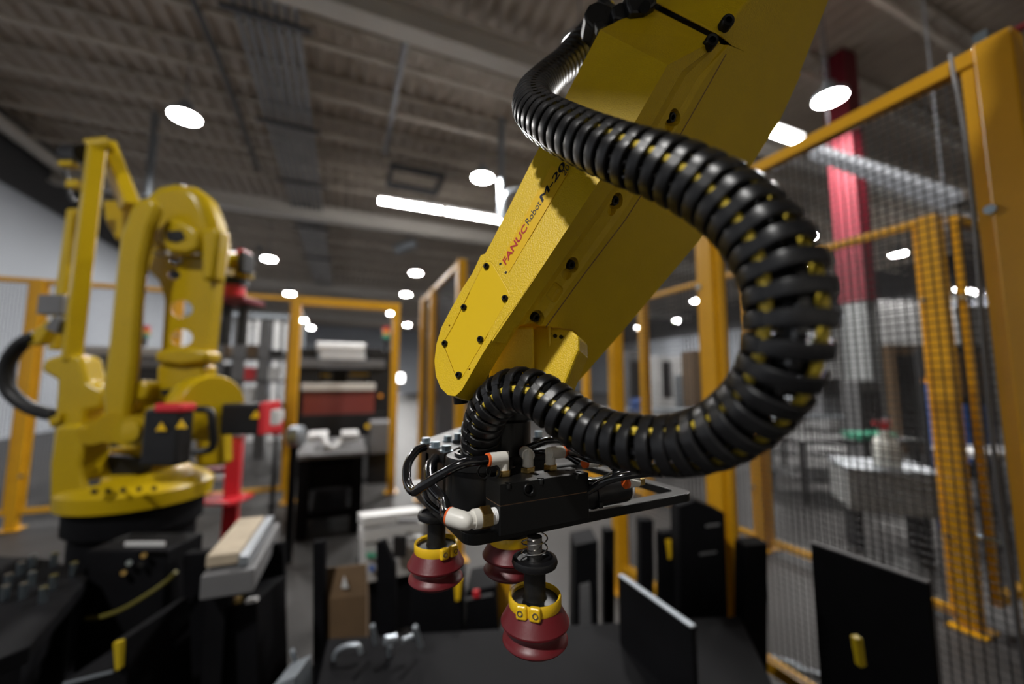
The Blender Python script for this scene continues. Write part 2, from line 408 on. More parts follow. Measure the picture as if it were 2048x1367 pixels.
# housing: stations along the arm, each (A edge, ridge, groove, groove, seam, under edge, back)
ST = [((935, 572), (985, 682), (1060, 695), (1128, 795), 0), ((985, 480), (1075, 548), (1130, 603), (1240, 668), 0), ((1060, 330), (1205, 352), (1250, 440), (1395, 485), 0),
      ((1130, 195), (1275, 235), (1360, 270), (1490, 350), 0), ((1200, 60), (1335, 130), (1420, 165), (1560, 240), 0),
      ((1294, 12), (1430, 80), (1462, 92), (1602, 148), 1)]
def section(p0, p1, p2, p3, k):
    a = onA(*p0) if not k else P(*p0, .485)
    b = onA(*p1) if not k else onC(*p1); s = onC(*p2); u = onC(*p3)
    g1 = b.lerp(s, .32); g2 = b.lerp(s, .50) - NC*.004; g3 = b.lerp(s, .74) - NC*.003; g4 = b.lerp(s, .84)
    back = a + (u - b) * .88
    return [a, b, g1, g2, g3, g4, s, u, back]
mb = MB(); mb.loft([section(*s) for s in ST])
housing = mb.build('housing', None, None, 0)
# cutters: bolt pockets on the under face and the recess of the cover plate
def A_poly(pts, o0, o1):
    return [onA(x, y, o0) for x, y in pts], NA * (o1 - o0)
NB = (NC * .85 + NA * .15).normalized()
UB = [(1077, 637), (1148, 531), (1237, 402), (1352, 234)]
cuts = []
for x, y in UB:
    c = onC(x, y)
    cuts.append(MB().cyl(c - NC*.009, c + NC*.02, .0085, n=24).build('cutter', None, None, 0))
    cuts.append(MB().cyl(c - NC*.007 - DA*.012 , c + NC*.012 - DA*.006, .0065, n=20).build('cutter', None, None, 0))
c = onC(1112, 585); cuts.append(MB().cbox(c, DA*.020, NC.cross(DA)*.016, NC*.012).build('cutter', None, None, 0, bevel=.004))
nt_ = [(1030, 655), (1045, 651), (1090, 651), (1142, 659), (1154, 665), (1158, 676), (1157, 700), (1151, 716), (1112, 800), (1000, 850), (960, 790)]
cuts.append(MB().prism([onC(x, y, .03) for x, y in nt_], -NC*.10).build('cutter', None, None, 0))
apply_bool(housing, cuts)
me = housing.data; bpy.data.objects.remove(housing)
housing = link('housing', me, 'robot_yellow', arm, 0, bevel=.0035, seg=3)
housing.modifiers['bevel'].angle_limit = math.radians(28)
# front cheek carrying the tip, a thick plate whose outer face continues the lettered face
tip = [(962, 510), (945, 546), (925, 577), (902, 618), (883, 655), (873, 688), (869, 722), (872, 752), (881, 775), (896, 790), (911, 792), (924, 780), (966, 707), (1008, 641), (1039, 601), (1075, 545), (1060, 480)]
ck = MB().prism([onA(x, y, .0004) for x, y in tip], -NA*.026).build('cheek', None, None, 0)
plate_px = [(967, 529), (973, 523), (981, 524), (987, 531), (1015, 578), (1018, 587), (1016, 597), (973, 672), (926, 752), (919, 757), (912, 752), (892, 700), (888, 690), (889, 682), (905, 655), (935, 594)]
cx = sum(p[0] for p in plate_px)/len(plate_px); cy = sum(p[1] for p in plate_px)/len(plate_px)
def grow(pts, d):
    return [(x + d*(x-cx)/math.hypot(x-cx, y-cy), y + d*(y-cy)/math.hypot(x-cx, y-cy)) for x, y in pts]
q, ex = A_poly(grow(plate_px, 1.2), -.0016, .004)
q0, ex0 = A_poly([(1001, 528), (1012, 545), (899, 651), (939, 738)], 0, 0)
cs = [MB().prism(q, ex).build('cutter', None, None, 0)]
for x, y in [(899, 651), (939, 738)]: cs.append(MB().cyl(onA(x, y, -.006), onA(x, y, .004), .0011, n=10).build('cutter', None, None, 0))
apply_bool(ck, cs)
me = ck.data; bpy.data.objects.remove(ck)
cheek = link('cheek', me, 'robot_yellow', arm, 0, bevel=.0022, seg=3)
cheek.modifiers['bevel'].angle_limit = math.radians(32)
q, ex = A_poly(plate_px, -.0015, .0002)
cover = MB().prism(q, ex).build('cover_plate', 'robot_yellow_smooth', arm, 0, bevel=.0004)
def cap_bolt(c, n, r, h, parent, m='bolt_black', name='bolt', seat=.0):
    b = MB().lathe(c, n, [(r, -seat), (r, h*.75), (r*.88, h), (r*.55, h), (r*.5, h*.98), (r*.5, h*.3), (0, h*.3)], 20, False).build(name, m, parent)
    return b
for x, y in [(974, 533), (1011, 597), (929, 615), (962, 679), (891, 687), (919, 750)]:
    cap_bolt(onA(x, y, .0002), NA, .0034, .0030, arm)
for x, y in [(1001, 528), (1012, 545)]:
    MB().torus(onA(x, y, .0003), NA, .0013, .0004, 14, 5).build('hole_rim', 'hole_black', arm)
    MB().cyl(onA(x, y, -.002), onA(x, y, .0006), .0014, n=12).build('hole', 'hole_black', arm)
for x, y in UB:
    c = onC(x, y) - NC*.009
    b = cap_bolt(c, NC, .0052, .0055, arm)
# ears between the fork: rear cheek, wrist block and bracket seen below the pocket
rc = [(1036, 652), (1085, 651), (1143, 660), (1157, 672), (1157, 700), (1150, 716), (1128, 772), (1085, 800), (1030, 800)]
MB().prism([plane(x, y, A1 - NA*.066, NA) for x, y in rc], -NA*.03).build('rear_cheek', 'robot_yellow', arm, 0, bevel=.003)
wb = [(978, 735), (1022, 652), (1068, 652), (1070, 770), (978, 785)]
MB().prism([P(x, y, .438) for x, y in wb], LV*.04).build('wrist_block', 'robot_yellow', arm, 0, bevel=.003)
MB().tube([P(1098, 640, .445), P(1100, 700, .445), P(1103, 760, .445)], .0022, 8).build('conduit', 'robot_yellow_smooth', arm)
for x, y in [(1100, 667), (1111, 672), (1123, 674)]: MB().cyl(plane(x, y, A1 - NA*.066, NA), plane(x, y, A1 - NA*.066, NA) + NA*.002, .0022, n=10).build('screw', 'bolt_black', arm)
MB().cyl(P(920, 785, .44), P(922, 806, .44), .008, n=16).build('wrist_stop', 'bolt_black', arm)
wr_ = MB().lathe(P(1010, 800, .47), -ZV, [(.034, -.03), (.036, 0), (.036, .02), (.03, .024), (.03, .07)], 32).build('wrist_flange', 'bolt_black', arm)
# seam line between the two castings
sm = [(1092, 653), (1170, 545), (1250, 440), (1305, 355), (1360, 270), (1420, 165), (1452, 108)]
MB().tube([onC(x, y, .0000) for x, y in sm], .0007, 6).build('seam', 'gasket_brown', arm)
# upper flange casting beyond the gap
up = [[P(1304, 3, .485), onC(1438, 70), onC(1462, 94, -.0004), onC(1598, 156, -.0004), P(1480, 40, .62)], [P(1375, -120, .505), onC(1545, -60), onC(1590, -50), onC(1690, -80), P(1560, -150, .62)]]
fl = MB().loft(up).build('flange_casting', 'robot_yellow', arm, 0, bevel=.003, seg=3)
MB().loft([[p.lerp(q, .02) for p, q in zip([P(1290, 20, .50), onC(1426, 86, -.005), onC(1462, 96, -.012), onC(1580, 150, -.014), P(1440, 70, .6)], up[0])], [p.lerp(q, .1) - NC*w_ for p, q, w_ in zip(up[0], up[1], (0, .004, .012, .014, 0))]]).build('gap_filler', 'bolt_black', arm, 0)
for x, y in [(1418, 87), (1450, 48)]:
    c = onC(x, y, .001) ; cap_bolt(c, (NC*.6 + NA*.6).normalized(), .0068, .006, arm, seat=.004)
# the robot goes on out of the frame: forearm, elbow, upper arm and base hanging from the added gantry
el_c = onC(1585, -60) + DA*.34 - NC*.06
ja = (NA*-.2 + NC).normalized()
MB().loft([[p.lerp(q, .95) for p, q in zip(up[0], up[1])], [el_c + (p - (up[1][0] + up[1][3])/2)*1.15 for p in up[1]]]).build('forearm_casting', 'robot_yellow', arm, 0, bevel=.006)
MB().lathe(el_c - ja*.12, ja, [(.12, 0), (.15, .02), (.15, .22), (.12, .24)], 36).build('elbow', 'robot_yellow', arm)
sh = Vector((el_c.x + .12, el_c.y - .34, 2.36))
MB().loft([[el_c + RV*x*.10 + ZV*y*.09 for x, y in ((-1, -1), (1, -1), (1, 1), (-1, 1))], [sh + RV*x*.12 + ZV*y*.10 for x, y in ((-1, -1), (1, -1), (1, 1), (-1, 1))]]).build('upper_arm', 'robot_yellow', arm, 0, bevel=.02)
MB().lathe(Vector((sh.x, sh.y, 2.62)), -ZV, [(.26, 0), (.26, .03), (.18, .05), (.18, .12), (.20, .15), (.19, .36), (.1, .40)], 40).build('base', 'robot_yellow', arm)
# lettering and its strip
strip = [(1018, 546), (1003, 523), (1104, 332), (1137, 345)]
MB().prism([onA(x, y, .0009) for x, y in strip], -NA*.0012).build('label_strip', 'sticker_yellow', arm, 0)
def letter(txt, p0, p1, up, m, off=0., shear=0., name='lettering', bold=False):
    me = text_mesh(txt, off, shear)
    xs = [v.co.x for v in me.vertices]; a, b = min(xs), max(xs); H = .72
    o = onA(*p0, .0012); e1 = onA(*p1, .0012) - o; e2 = onA(p0[0]+up[0], p0[1]+up[1], .0012) - o
    if bold:
        n0 = len(me.vertices); vs = [v.co.copy() for v in me.vertices]; fs = [list(p.vertices) for p in me.polygons]
        V2 = []; F2 = []
        for k, (dx, dy) in enumerate(((0, 0), (.03, 0), (.06, 0), (.03, .02), (.03, -.02))):
            V2 += [Vector((c.x+dx, c.y+dy, 0)) for c in vs]; F2 += [[i + k*n0 for i in f] for f in fs]
        me = bpy.data.meshes.new(name); me.from_pydata([tuple(c) for c in V2], [], F2)
    for v in me.vertices: v.co = o + e1 * ((v.co.x - a)/(b - a)) + e2 * (v.co.y / H)
    return link(name, me, m, arm, 0)
letter('FANUC', (1012, 531), (1057, 455), (-7.5, -8.5), 'text_red', .022, .12)
letter('Robot', (1058, 451), (1084, 408), (-7.5, -8.5), 'text_dark', .0, .0)
letter('M-20', (1085, 406), (1132, 333), (-7.5, -8.5), 'text_dark', .0, .12, bold=True)
letter('20', (1130, 354), (1141, 336), (-6.5, -7.5), 'text_dark', .0, .05)
# black clamp of the cable carrier on top of the arm
cl = thing('cable_clamp', P(1230, 20, .5), 'black plastic cable clamp at the top edge of the arm', 'clamp')
MB().prism([P(x, y, .49) for x, y in [(1178, 8), (1196, 0), (1226, 12), (1232, 40), (1215, 52), (1190, 60), (1172, 42), (1168, 26)]], LV*.03).build('jaw', 'plastic_black', cl, 0, bevel=.003)
MB().prism([P(x, y, .475) for x, y in [(1222, 14), (1240, 2), (1268, 6), (1275, 22), (1245, 40), (1228, 36)]], LV*.04).build('jaw', 'plastic_black', cl, 0, bevel=.003)
MB().prism([P(x, y, .465) for x, y in [(1250, -20), (1310, -25), (1316, 5), (1290, 26), (1262, 26), (1255, 8)]], LV*.06).build('bracket', 'plastic_black', cl, 0, bevel=.003)
MB().cyl(P(1290, 14, .46), P(1290, 14, .468), .006, n=14).build('screw', 'bolt_black', cl)
MB().prism([P(x, y, .485) for x, y in [(1188, 44), (1206, 40), (1212, 52), (1196, 60)]], LV*.01).build('latch', 'plastic_black', cl, 0, bevel=.001)

# ------------------------------------------------------------------ cable carrier
RH = .0225; PITCHH = .0136
CP = [(962, 930, .445), (962, 898, .44), (966, 852, .425), (988, 806, .405), (1030, 780, .385), (1080, 792, .365), (1135, 832, .345), (1200, 868, .325), (1275, 888, .30), (1360, 890, .278), (1440, 866, .255),
      (1510, 815, .236), (1560, 742, .222), (1578, 660, .217), (1572, 580, .219), (1545, 505, .226), (1495, 440, .238), (1425, 385, .255), (1340, 342, .275), (1250, 312, .30), (1165, 278, .335), (1105, 247, .37), (1070, 222, .41), (1068, 192, .46), (1095, 160, .52), (1140, 120, .565), (1190, 60, .58), (1230, 10, .575)]
path = resample(spline([P(*c) for c in CP], 30), .0017)
fr = transport(path)
carrier = thing('cable_carrier', P(962, 905, .44), 'thick black segmented cable carrier looping from the arm down to the gripper', 'cable carrier')
def band_ring(mb, a0, a1, R, wdt, th, n=9):
    rings = []
    sec = [(-wdt/2, R-th*.7), (-wdt*.48, R-th*.3), (-wdt*.40, R-th*.05), (-wdt*.3, R), (wdt*.3, R), (wdt*.40, R-th*.05), (wdt*.48, R-th*.3), (wdt/2, R-th*.7), (wdt*.46, R-th), (-wdt*.46, R-th)]
    for i in range(n+1):
        a = a0 + (a1-a0)*i/n; k = 1.0
        e = Vector((math.cos(a), math.sin(a), 0)); drop = .0012 if i in (0, n) else 0
        rings.append([e*(r - drop) + ZV*h for h, r in sec])
    mb.loft(rings)
mb = MB()
for j in range(3):
    c = j*2*math.pi/3; band_ring(mb, c + math.radians(7), c + math.radians(113), RH, .0099, .0040)
    e = Vector((math.cos(c+math.pi/3), math.sin(c+math.pi/3), 0))
    mb.cbox(e*RH*.5, e*RH*.9, ZV.cross(e)*.003, ZV*.006)
    g = Vector((math.cos(c), math.sin(c), 0)); mb.cbox(g*RH*.86, g*.003, ZV.cross(g)*.006, ZV*.0075)
mb.cyl((0, 0, -.0066), (0, 0, .0066), .0055, n=10)
me_link = None
# roll of the links: the joint between two bands runs along the side that shows it in the picture
KEYD = [(0, -WV + UV*.3), (8, UV*.8 - WV*.6), (10, UV*.8 - WV*.6), (13, -RV*.8 - WV*.6), (16, -RV*.5 - UV*.5 - WV*.7), (19, -WV + UV*.2), (27, -WV)]
cum = [0.]
for a, b in zip(path, path[1:]): cum.append(cum[-1] + (b-a).length)
def near_index(p): return min(range(len(path)), key=lambda i: (path[i]-p).length_squared)
kidx = [(near_index(P(*CP[k])), d.normalized()) for k, d in KEYD]
roll = []
for i in range(len(path)):
    j = max(q for q in range(len(kidx)) if kidx[q][0] <= i or q == 0); j = min(j, len(kidx)-2)
    t = min(1, max(0, (i - kidx[j][0]) / max(1, kidx[j+1][0] - kidx[j][0]))); D = kidx[j][1].lerp(kidx[j+1][1], t)
    x, y, tt = fr[i]; a = math.atan2(D.dot(y), D.dot(x))
    if roll: a += 2*math.pi/3 * round((roll[-1] - a) / (2*math.pi/3))
    roll.append(a)
W_ = 60
roll = [sum(roll[max(0, i-W_):i+W_+1]) / len(roll[max(0, i-W_):i+W_+1]) for i in range(len(roll))]

k = int(PITCHH/.0017 + .5); idx = list(range(4, len(path)-2, k))
for c, i in enumerate(idx):
    x, y, t = fr[i]; tw = roll[i]
    ex = x*math.cos(tw) + y*math.sin(tw); ey = t.cross(ex)
    M = Matrix((ex, ey, t)).transposed().to_4x4(); M.translation = path[i]
    if me_link is None:
        o = mb.build('carrier_link', 'plastic_black', None, 30); me_link = o.data; COL.objects.unlink(o); proto = o
    o = proto.copy(); o.name = 'carrier_link'; COL.objects.link(o)
    attach(o, carrier); o.matrix_basis = M
bpy.data.objects.remove(proto)
def inner(ang, rr, r, m, name, wob=0.):
    pts = []
    for i in range(0, len(path)-2, 4):
        x, y, t = fr[i]; a = roll[i] + ang + wob*math.sin(i*.02)
        pts.append(path[i] + (x*math.cos(a) + y*math.sin(a))*rr)
    MB().tube(pts, r, 8).build(name, m, carrier)
inner(0, .0150, .0034, 'cable_yellow', 'yellow_cable', .25)
inner(2.15, .0150, .0030, 'cable_yellow', 'yellow_cable', .3)
inner(4.1, .0140, .0042, 'tube_black', 'black_cable', .2)
inner(1.1, .0135, .0036, 'tube_black', 'black_cable', .2)

# ------------------------------------------------------------------ vacuum gripper
O = P(935, 1072, .365); HP = O.z
E1 = (G(1395, 985, HP) - O); E2 = (G(808, 962, HP) - O); L1 = E1.length; L2 = E2.length
b1 = E1.normalized(); b2 = E2 - b1*E2.dot(b1)
b2p = Vector((-b1.y, b1.x, 0)); mid = (b1 + Vector((E2.normalized().y, -E2.normalized().x, 0))).normalized()
b1 = mid; b2 = Vector((-b1.y, b1.x, 0))
def gp(u, v, h=0.): return O + b1*u + b2*v + ZV*h
def guv(x, y, h=0.):
    q = G(x, y, HP + h) - O; return q.dot(b1), q.dot(b2)
grip = thing('vacuum_gripper', gp(L1*.4, L2*.5, 0), 'black vacuum gripper with white air fittings and red suction cups under the arm', 'gripper')
# frame plate with two windows
TH = .0105
def ring_plate(outer, holes, name, m):
    bm = bmesh.new()
    def loop(pts, h): return [bm.verts.new(gp(u, v, h)) for u, v in pts]
    edges = []
    for pts in [outer] + holes:
        vs = loop(pts, 0); edges += [bm.edges.new((vs[i], vs[(i+1) % len(vs)])) for i in range(len(vs))]
    r = bmesh.ops.triangle_fill(bm, edges=edges, use_beauty=True)
    fs = [f for f in r['geom'] if isinstance(f, bmesh.types.BMFace)]
    r = bmesh.ops.extrude_face_region(bm, geom=fs)
    for v in [v for v in r['geom'] if isinstance(v, bmesh.types.BMVert)]: v.co.z -= TH
    bmesh.ops.recalc_face_normals(bm, faces=bm.faces)
    me = bpy.data.meshes.new(name); bm.to_mesh(me); bm.free()
    return link(name, me, m, grip, 0, bevel=.0010)
def shift(pts, u, v): return [(a+u, b+v) for a, b in pts]
bw = .016
outer = rrect(L1, L2, .014)
h1 = shift(rrect(L1*.42-bw*1.5, L2-2*bw, .010)[::-1], bw, bw)
h2 = shift(rrect(L1*.58-bw*1.5, L2-2*bw, .010)[::-1], L1*.42+bw*.5, bw)
ring_plate(outer, [h1, h2], 'frame_plate', 'anodised_black')
# manifold block in two halves with a gasket
u0, v0 = guv(1000, 1073); u1, v1 = guv(1186, 1040)
BH = .046; BU = u1 - u0; BV = .032; vb = min(v0, .012)
vb = v0
def gbox(u, v, h, du, dv, dh): return MB().obox(gp(u, v, h), b1*du, b2*dv, ZV*dh)
gbox(u0, vb, 0, BU, BV, .0265).build('manifold_base', 'anodised_black', grip, 0, bevel=.0006)
gbox(u0+.0004, vb+.0004, .0265, BU-.0008, BV-.0008, .0008).build('gasket', 'gasket_brown', grip, 0)
top = gbox(u0, vb, .0273, BU, BV, BH-.0273).build('manifold_top', None, None, 0)
cs = []
for fu in (.09, .44, .86):
    c = gp(u0 + BU*fu, vb + .002, BH); cs.append(MB().cyl(c - ZV*.005, c + ZV*.003, .0036, n=16).build('cutter', None, None, 0))
for fu, fv in ((.5, .62), (.88, .62), (.66, .8), (.95, .3)):
    c = gp(u0 + BU*fu, vb + BV*fv, BH); cs.append(MB().cyl(c - ZV*.004, c + ZV*.003, .003, n=16).build('cutter', None, None, 0))
pc = gp(u0 + BU*.30, vb, .038) ; cs.append(MB().cyl(pc + b2*.006, pc - b2*.003, .0062, n=24).build('cutter', None, None, 0))
apply_bool(top, cs); me = top.data; bpy.data.objects.remove(top)
top = link('manifold_top', me, 'anodised_black', grip, 0, bevel=.0006)
for fu in (.09, .44, .86): cap_bolt(gp(u0 + BU*fu, vb + .002, BH-.005), ZV, .0030, .0042, top)
MB().torus(pc - b2*.0003, b2, .0050, .0012, 24, 6).build('port_plug', 'bolt_black', top)
MB().cyl(pc + b2*.003, pc + b2*.006, .0048, n=6).build('port_socket', 'bolt_black', top)
# air fittings
def fitting(base, axis, out, name='air_fitting', s=1., nut=True, rib=True):
    """push-in elbow: nut on base, neck along axis, elbow turning to out"""
    f = MB(); q = Vector(base)
    x = (out - axis*out.dot(axis)).normalized()
    top_ = q + axis*.0185*s
    body = MB()
    body.cyl(q + axis*.004*s, top_, .0056*s, n=20)
    body.lathe(top_, axis, [(.0056*s, 0), (.0050*s, .0022*s), (.0034*s, .0042*s), (0, .005*s)], 20)
    body.cyl(top_ - x*.002*s - axis*.001*s, top_ + x*.0165*s - axis*.001*s, .0068*s, n=24)
    f = body.build(name, 'fitting_white', grip, 40)
    if rib:
        r = MB().obox(top_ + axis*.0052*s - x*.0062*s - axis.cross(x)*.0007*s, x*.0105*s, axis.cross(x)*.0014*s, -axis*.0225*s).build('rib', 'fitting_white', f, 0, bevel=.0004)
    if nut:
        MB().lathe(q, axis, [(.0070*s, 0), (.0078*s, .0006*s), (.0078*s, .0054*s), (.0070*s, .006*s)], 6).build('hex_nut', 'brass', f, 0)
    e_ = top_ + x*.0165*s - axis*.001*s
    MB().lathe(e_, x, [(.0064*s, -.0005), (.0068*s, .0004), (.0066*s, .0022*s), (.0045*s, .0026*s)], 24).build('release_collar', 'fitting_orange', f)
    return e_ + x*.002*s
def on_block(x, y):
    q = G(x, y, HP + BH); return q
f1 = on_block(1007, 951); f2 = on_block(1056, 944); f3 = on_block(1101, 939)
e1_ = fitting(f1, ZV, (-b1 - b2*.05)); e2_ = fitting(f2, ZV, (b1*.35 + b2)); e3_ = fitting(f3, ZV, b1 + b2*.1)
# side fitting on the left face of the block
sf = plane(992, 1030, gp(u0, vb, 0), b1)
th = MB(); 
for i in range(5): th.torus(sf - b1*(.001 + i*.0016), b1, .0066, .0009, 22, 6)
th.cyl(sf + b1*.002, sf - b1*.009, .0066, n=22)
th.build('thread_tape', 'thread_white', grip)
MB().lathe(sf - b1*.0060, -b1, [(.0092, 0), (.0103, .0008), (.0103, .0102), (.0092, .011)], 6).build('hex_nut', 'brass', grip, 0)
el = sf - b1*.017
bd = MB(); d2 = (b2*.80 - b1*.60 + ZV*.12).normalized()
bd.cyl(el, el - b1*.006, .0088, n=22); bd.cyl(el - b1*.005, el - b1*.014, .0072, n=22)
cc = el - b1*.0145
bd.lathe(cc - d2*.009, d2, [(0, 0), (.004, .0006), (.0066, .003), (.0078, .0075), (.0082, .011), (.0082, .024)], 22)
g = bd.build('air_fitting', 'fitting_white', grip, 40)
MB().obox(cc - b1*.004 - d2*.0095 - ZV*.0008, b1*.013, ZV*.0016, d2*.006).build('rib', 'fitting_white', g, 0)
es = cc + d2*.0152
MB().lathe(es - d2*.0005, d2, [(.0079, 0), (.0084, .0008), (.0078, .0024), (.005, .003)], 22).build('release_collar', 'fitting_orange', g)
# air tubes
def atube(pts, r=.0048, name='air_tube', m='tube_black'):
    return MB().tube(spline(pts, 12), r, 12).build(name, m, grip)
atube([e1_ + b1*.006, e1_ - b1*.004, P(925, 927, .385), P(880, 950, .385), P(845, 972, .39), P(828, 982, .40), P(815, 965, .42), P(815, 930, .44), P(832, 902, .46), P(850, 893, .47)])
atube([es - d2*.004, es + d2*.004, P(886, 1000, .405), P(862, 968, .43), P(858, 935, .46), P(872, 915, .48)], .0058)
atube([P(846, 980, .43), P(858, 1005, .41), P(892, 1030, .40), P(930, 1042, .41)], .003)
atube([e3_ - b1*.004, e3_ + b1*.006, P(1178, 915, .40), P(1215, 922, .41), P(1245, 950, .43)], .0048)
atube([e2_ - b2*.002, e2_ + b2*.006, P(1100, 880, .44), P(1150, 890, .45)], .0042)
atube([P(1120, 952, .43), P(1190, 965, .42), P(1240, 945, .41), P(1300, 935, .415), P(1345, 928, .44)], .0042)
atube([P(1170, 985, .42), P(1215, 960, .405), P(1270, 948, .40), P(1330, 940, .42), P(1385, 915, .45)], .004)
atube([P(1060, 905, .46), P(1120, 905, .45), P(1160, 925, .44)], .004)
# second set of fittings glimpsed behind the carrier
for (x, y, z, dr) in ((1172, 925, .425, b1*-1), (1254, 965, .41, b1*-1)):
    c = P(x, y, z); f = MB().cyl(c, c - dr*.014, .0055, n=16).build('air_fitting', 'fitting_white', grip)
    MB().cyl(c, c + dr*.003, .0056, n=16).build('release_collar', 'fitting_orange', f)
    MB().cyl(c - dr*.014, c - dr*.02, .0062, n=6).build('hex_nut', 'brass', f, 0)
# silencer
s0 = gp(u1 - .002, vb + .017, .0195); s1 = s0 + b1*.068
sil = MB().lathe(s0, b1, [(.0155, 0), (.0155, .064), (.0145, .067), (.012, .068)], 36).build('silencer', 'plastic_black', grip)
MB().lathe(s1 - b1*.001, b1, [(.0148, -.002), (.0150, 0), (.0140, .003), (.0085, .0035), (.0085, .0085), (.006, .009)], 28).build('end_cap', 'thread_white', sil)
tie = s0 + b1*.018
MB().lathe(tie, b1, [(.0157, -.002), (.0168, -.0018), (.0168, .0018), (.0157, .002)], 32).build('cable_tie', 'plastic_black', sil)
MB().cbox(tie - b2*.0155 - ZV*.0085, b1*.005, b2*.005, ZV*.006).build('tie_head', 'plastic_black', sil, 0, bevel=.0008)
# tool flange and clamp block with hex bolts
fc = P(962, 908, .452)
MB().lathe(fc, -ZV, [(.0385, 0), (.0395, .002), (.0395, .012), (.034, .014), (.034, fc.z-HP)], 40).build('tool_flange', 'anodised_black', grip)
MB().lathe(fc + ZV*.0004, ZV, [(.030, 0), (.030, .003), (.0265, .003), (.0265, .0)], 36).build('collar_ring', 'plastic_black', grip)
hb = HP + .058
k0 = G(843, 880, hb); 
def kb(u, v, h=0.): return k0 + b1*u + b2*v + ZV*h
dW = G(888, 906, hb) - k0
cb = MB().obox(k0 - ZV*.012, G(888, 907, hb) - k0, G(925, 852, hb) - k0, ZV*.012).build('clamp_bridge', 'anodised_black', grip, 0, bevel=.0008)
for t in (0., .38, .76):
    a = k0 + (G(888, 907, hb) - k0)*t
    MB().obox(a - ZV*(hb-HP), (G(888, 907, hb) - k0)*.22, (G(925, 852, hb) - k0)*.2, ZV*(hb-HP-.012)).build('clamp_leg', 'anodised_black', grip, 0, bevel=.0006)
MB().obox(k0 - ZV*(hb-HP) + (G(925, 852, hb) - k0)*.15, (G(888, 907, hb) - k0), (G(925, 852, hb) - k0)*.8, ZV*(hb-HP-.012)).build('clamp_core', 'anodised_black', grip, 0)
for (x, y) in [(852, 886), (871, 895), (893, 903), (896, 882)]:
    c = G(x, y, hb); b = MB().lathe(c, ZV, [(.0078, 0), (.0078, .0016)], 24).build('washer', 'zinc', grip)
    MB().cyl(c + ZV*.0016, c + ZV*.0075, .0058, n=6).build('hex_bolt', 'zinc', b, 0)
for (x, y) in [(917, 878), (926, 868), (1077, 873)]:
    c = G(x, y, hb + .004); b = MB().lathe(c, ZV, [(.0085, -.008), (.0085, 0)], 24).build('spacer', 'anodised_black', grip)
    MB().cyl(c, c + ZV*.008, .0062, n=6).build('hex_bolt', 'zinc', b, 0)
# rear bridge bar right of the carrier base
rb0 = G(1000, 905, hb-.004)
MB().obox(rb0 - ZV*.014, b1*.085, b2*.05, ZV*.014).build('rear_bridge', 'anodised_black', grip, 0, bevel=.001)
MB().obox(rb0 - ZV*(hb-.004-HP) + b1*.01, b1*.07, b2*.04, ZV*(hb-.004-HP-.014)).build('rear_bracket', 'anodised_black', grip, 0)
c = G(1108, 876, hb-.002); MB().cbox(c, b1*.03, b2*.012, ZV*.004).build('steel_tab', 'steel', grip, 0, bevel=.001)
# dark core of the gripper between plate and flange
MB().lathe(P(945, 965, .455), ZV, [(.03, -.02), (.03, .03)], 28).build('vacuum_pump', 'anodised_black', grip)
for x, y in [(968, 943), (986, 943)]:
    MB().torus(P(x, y, .395), -LV, .0062, .0012, 20, 6).build('tube_end', 'bolt_black', grip)
atube([P(880, 985, .45), P(905, 1010, .46), P(950, 1020, .47), P(1000, 1035, .46)], .004)
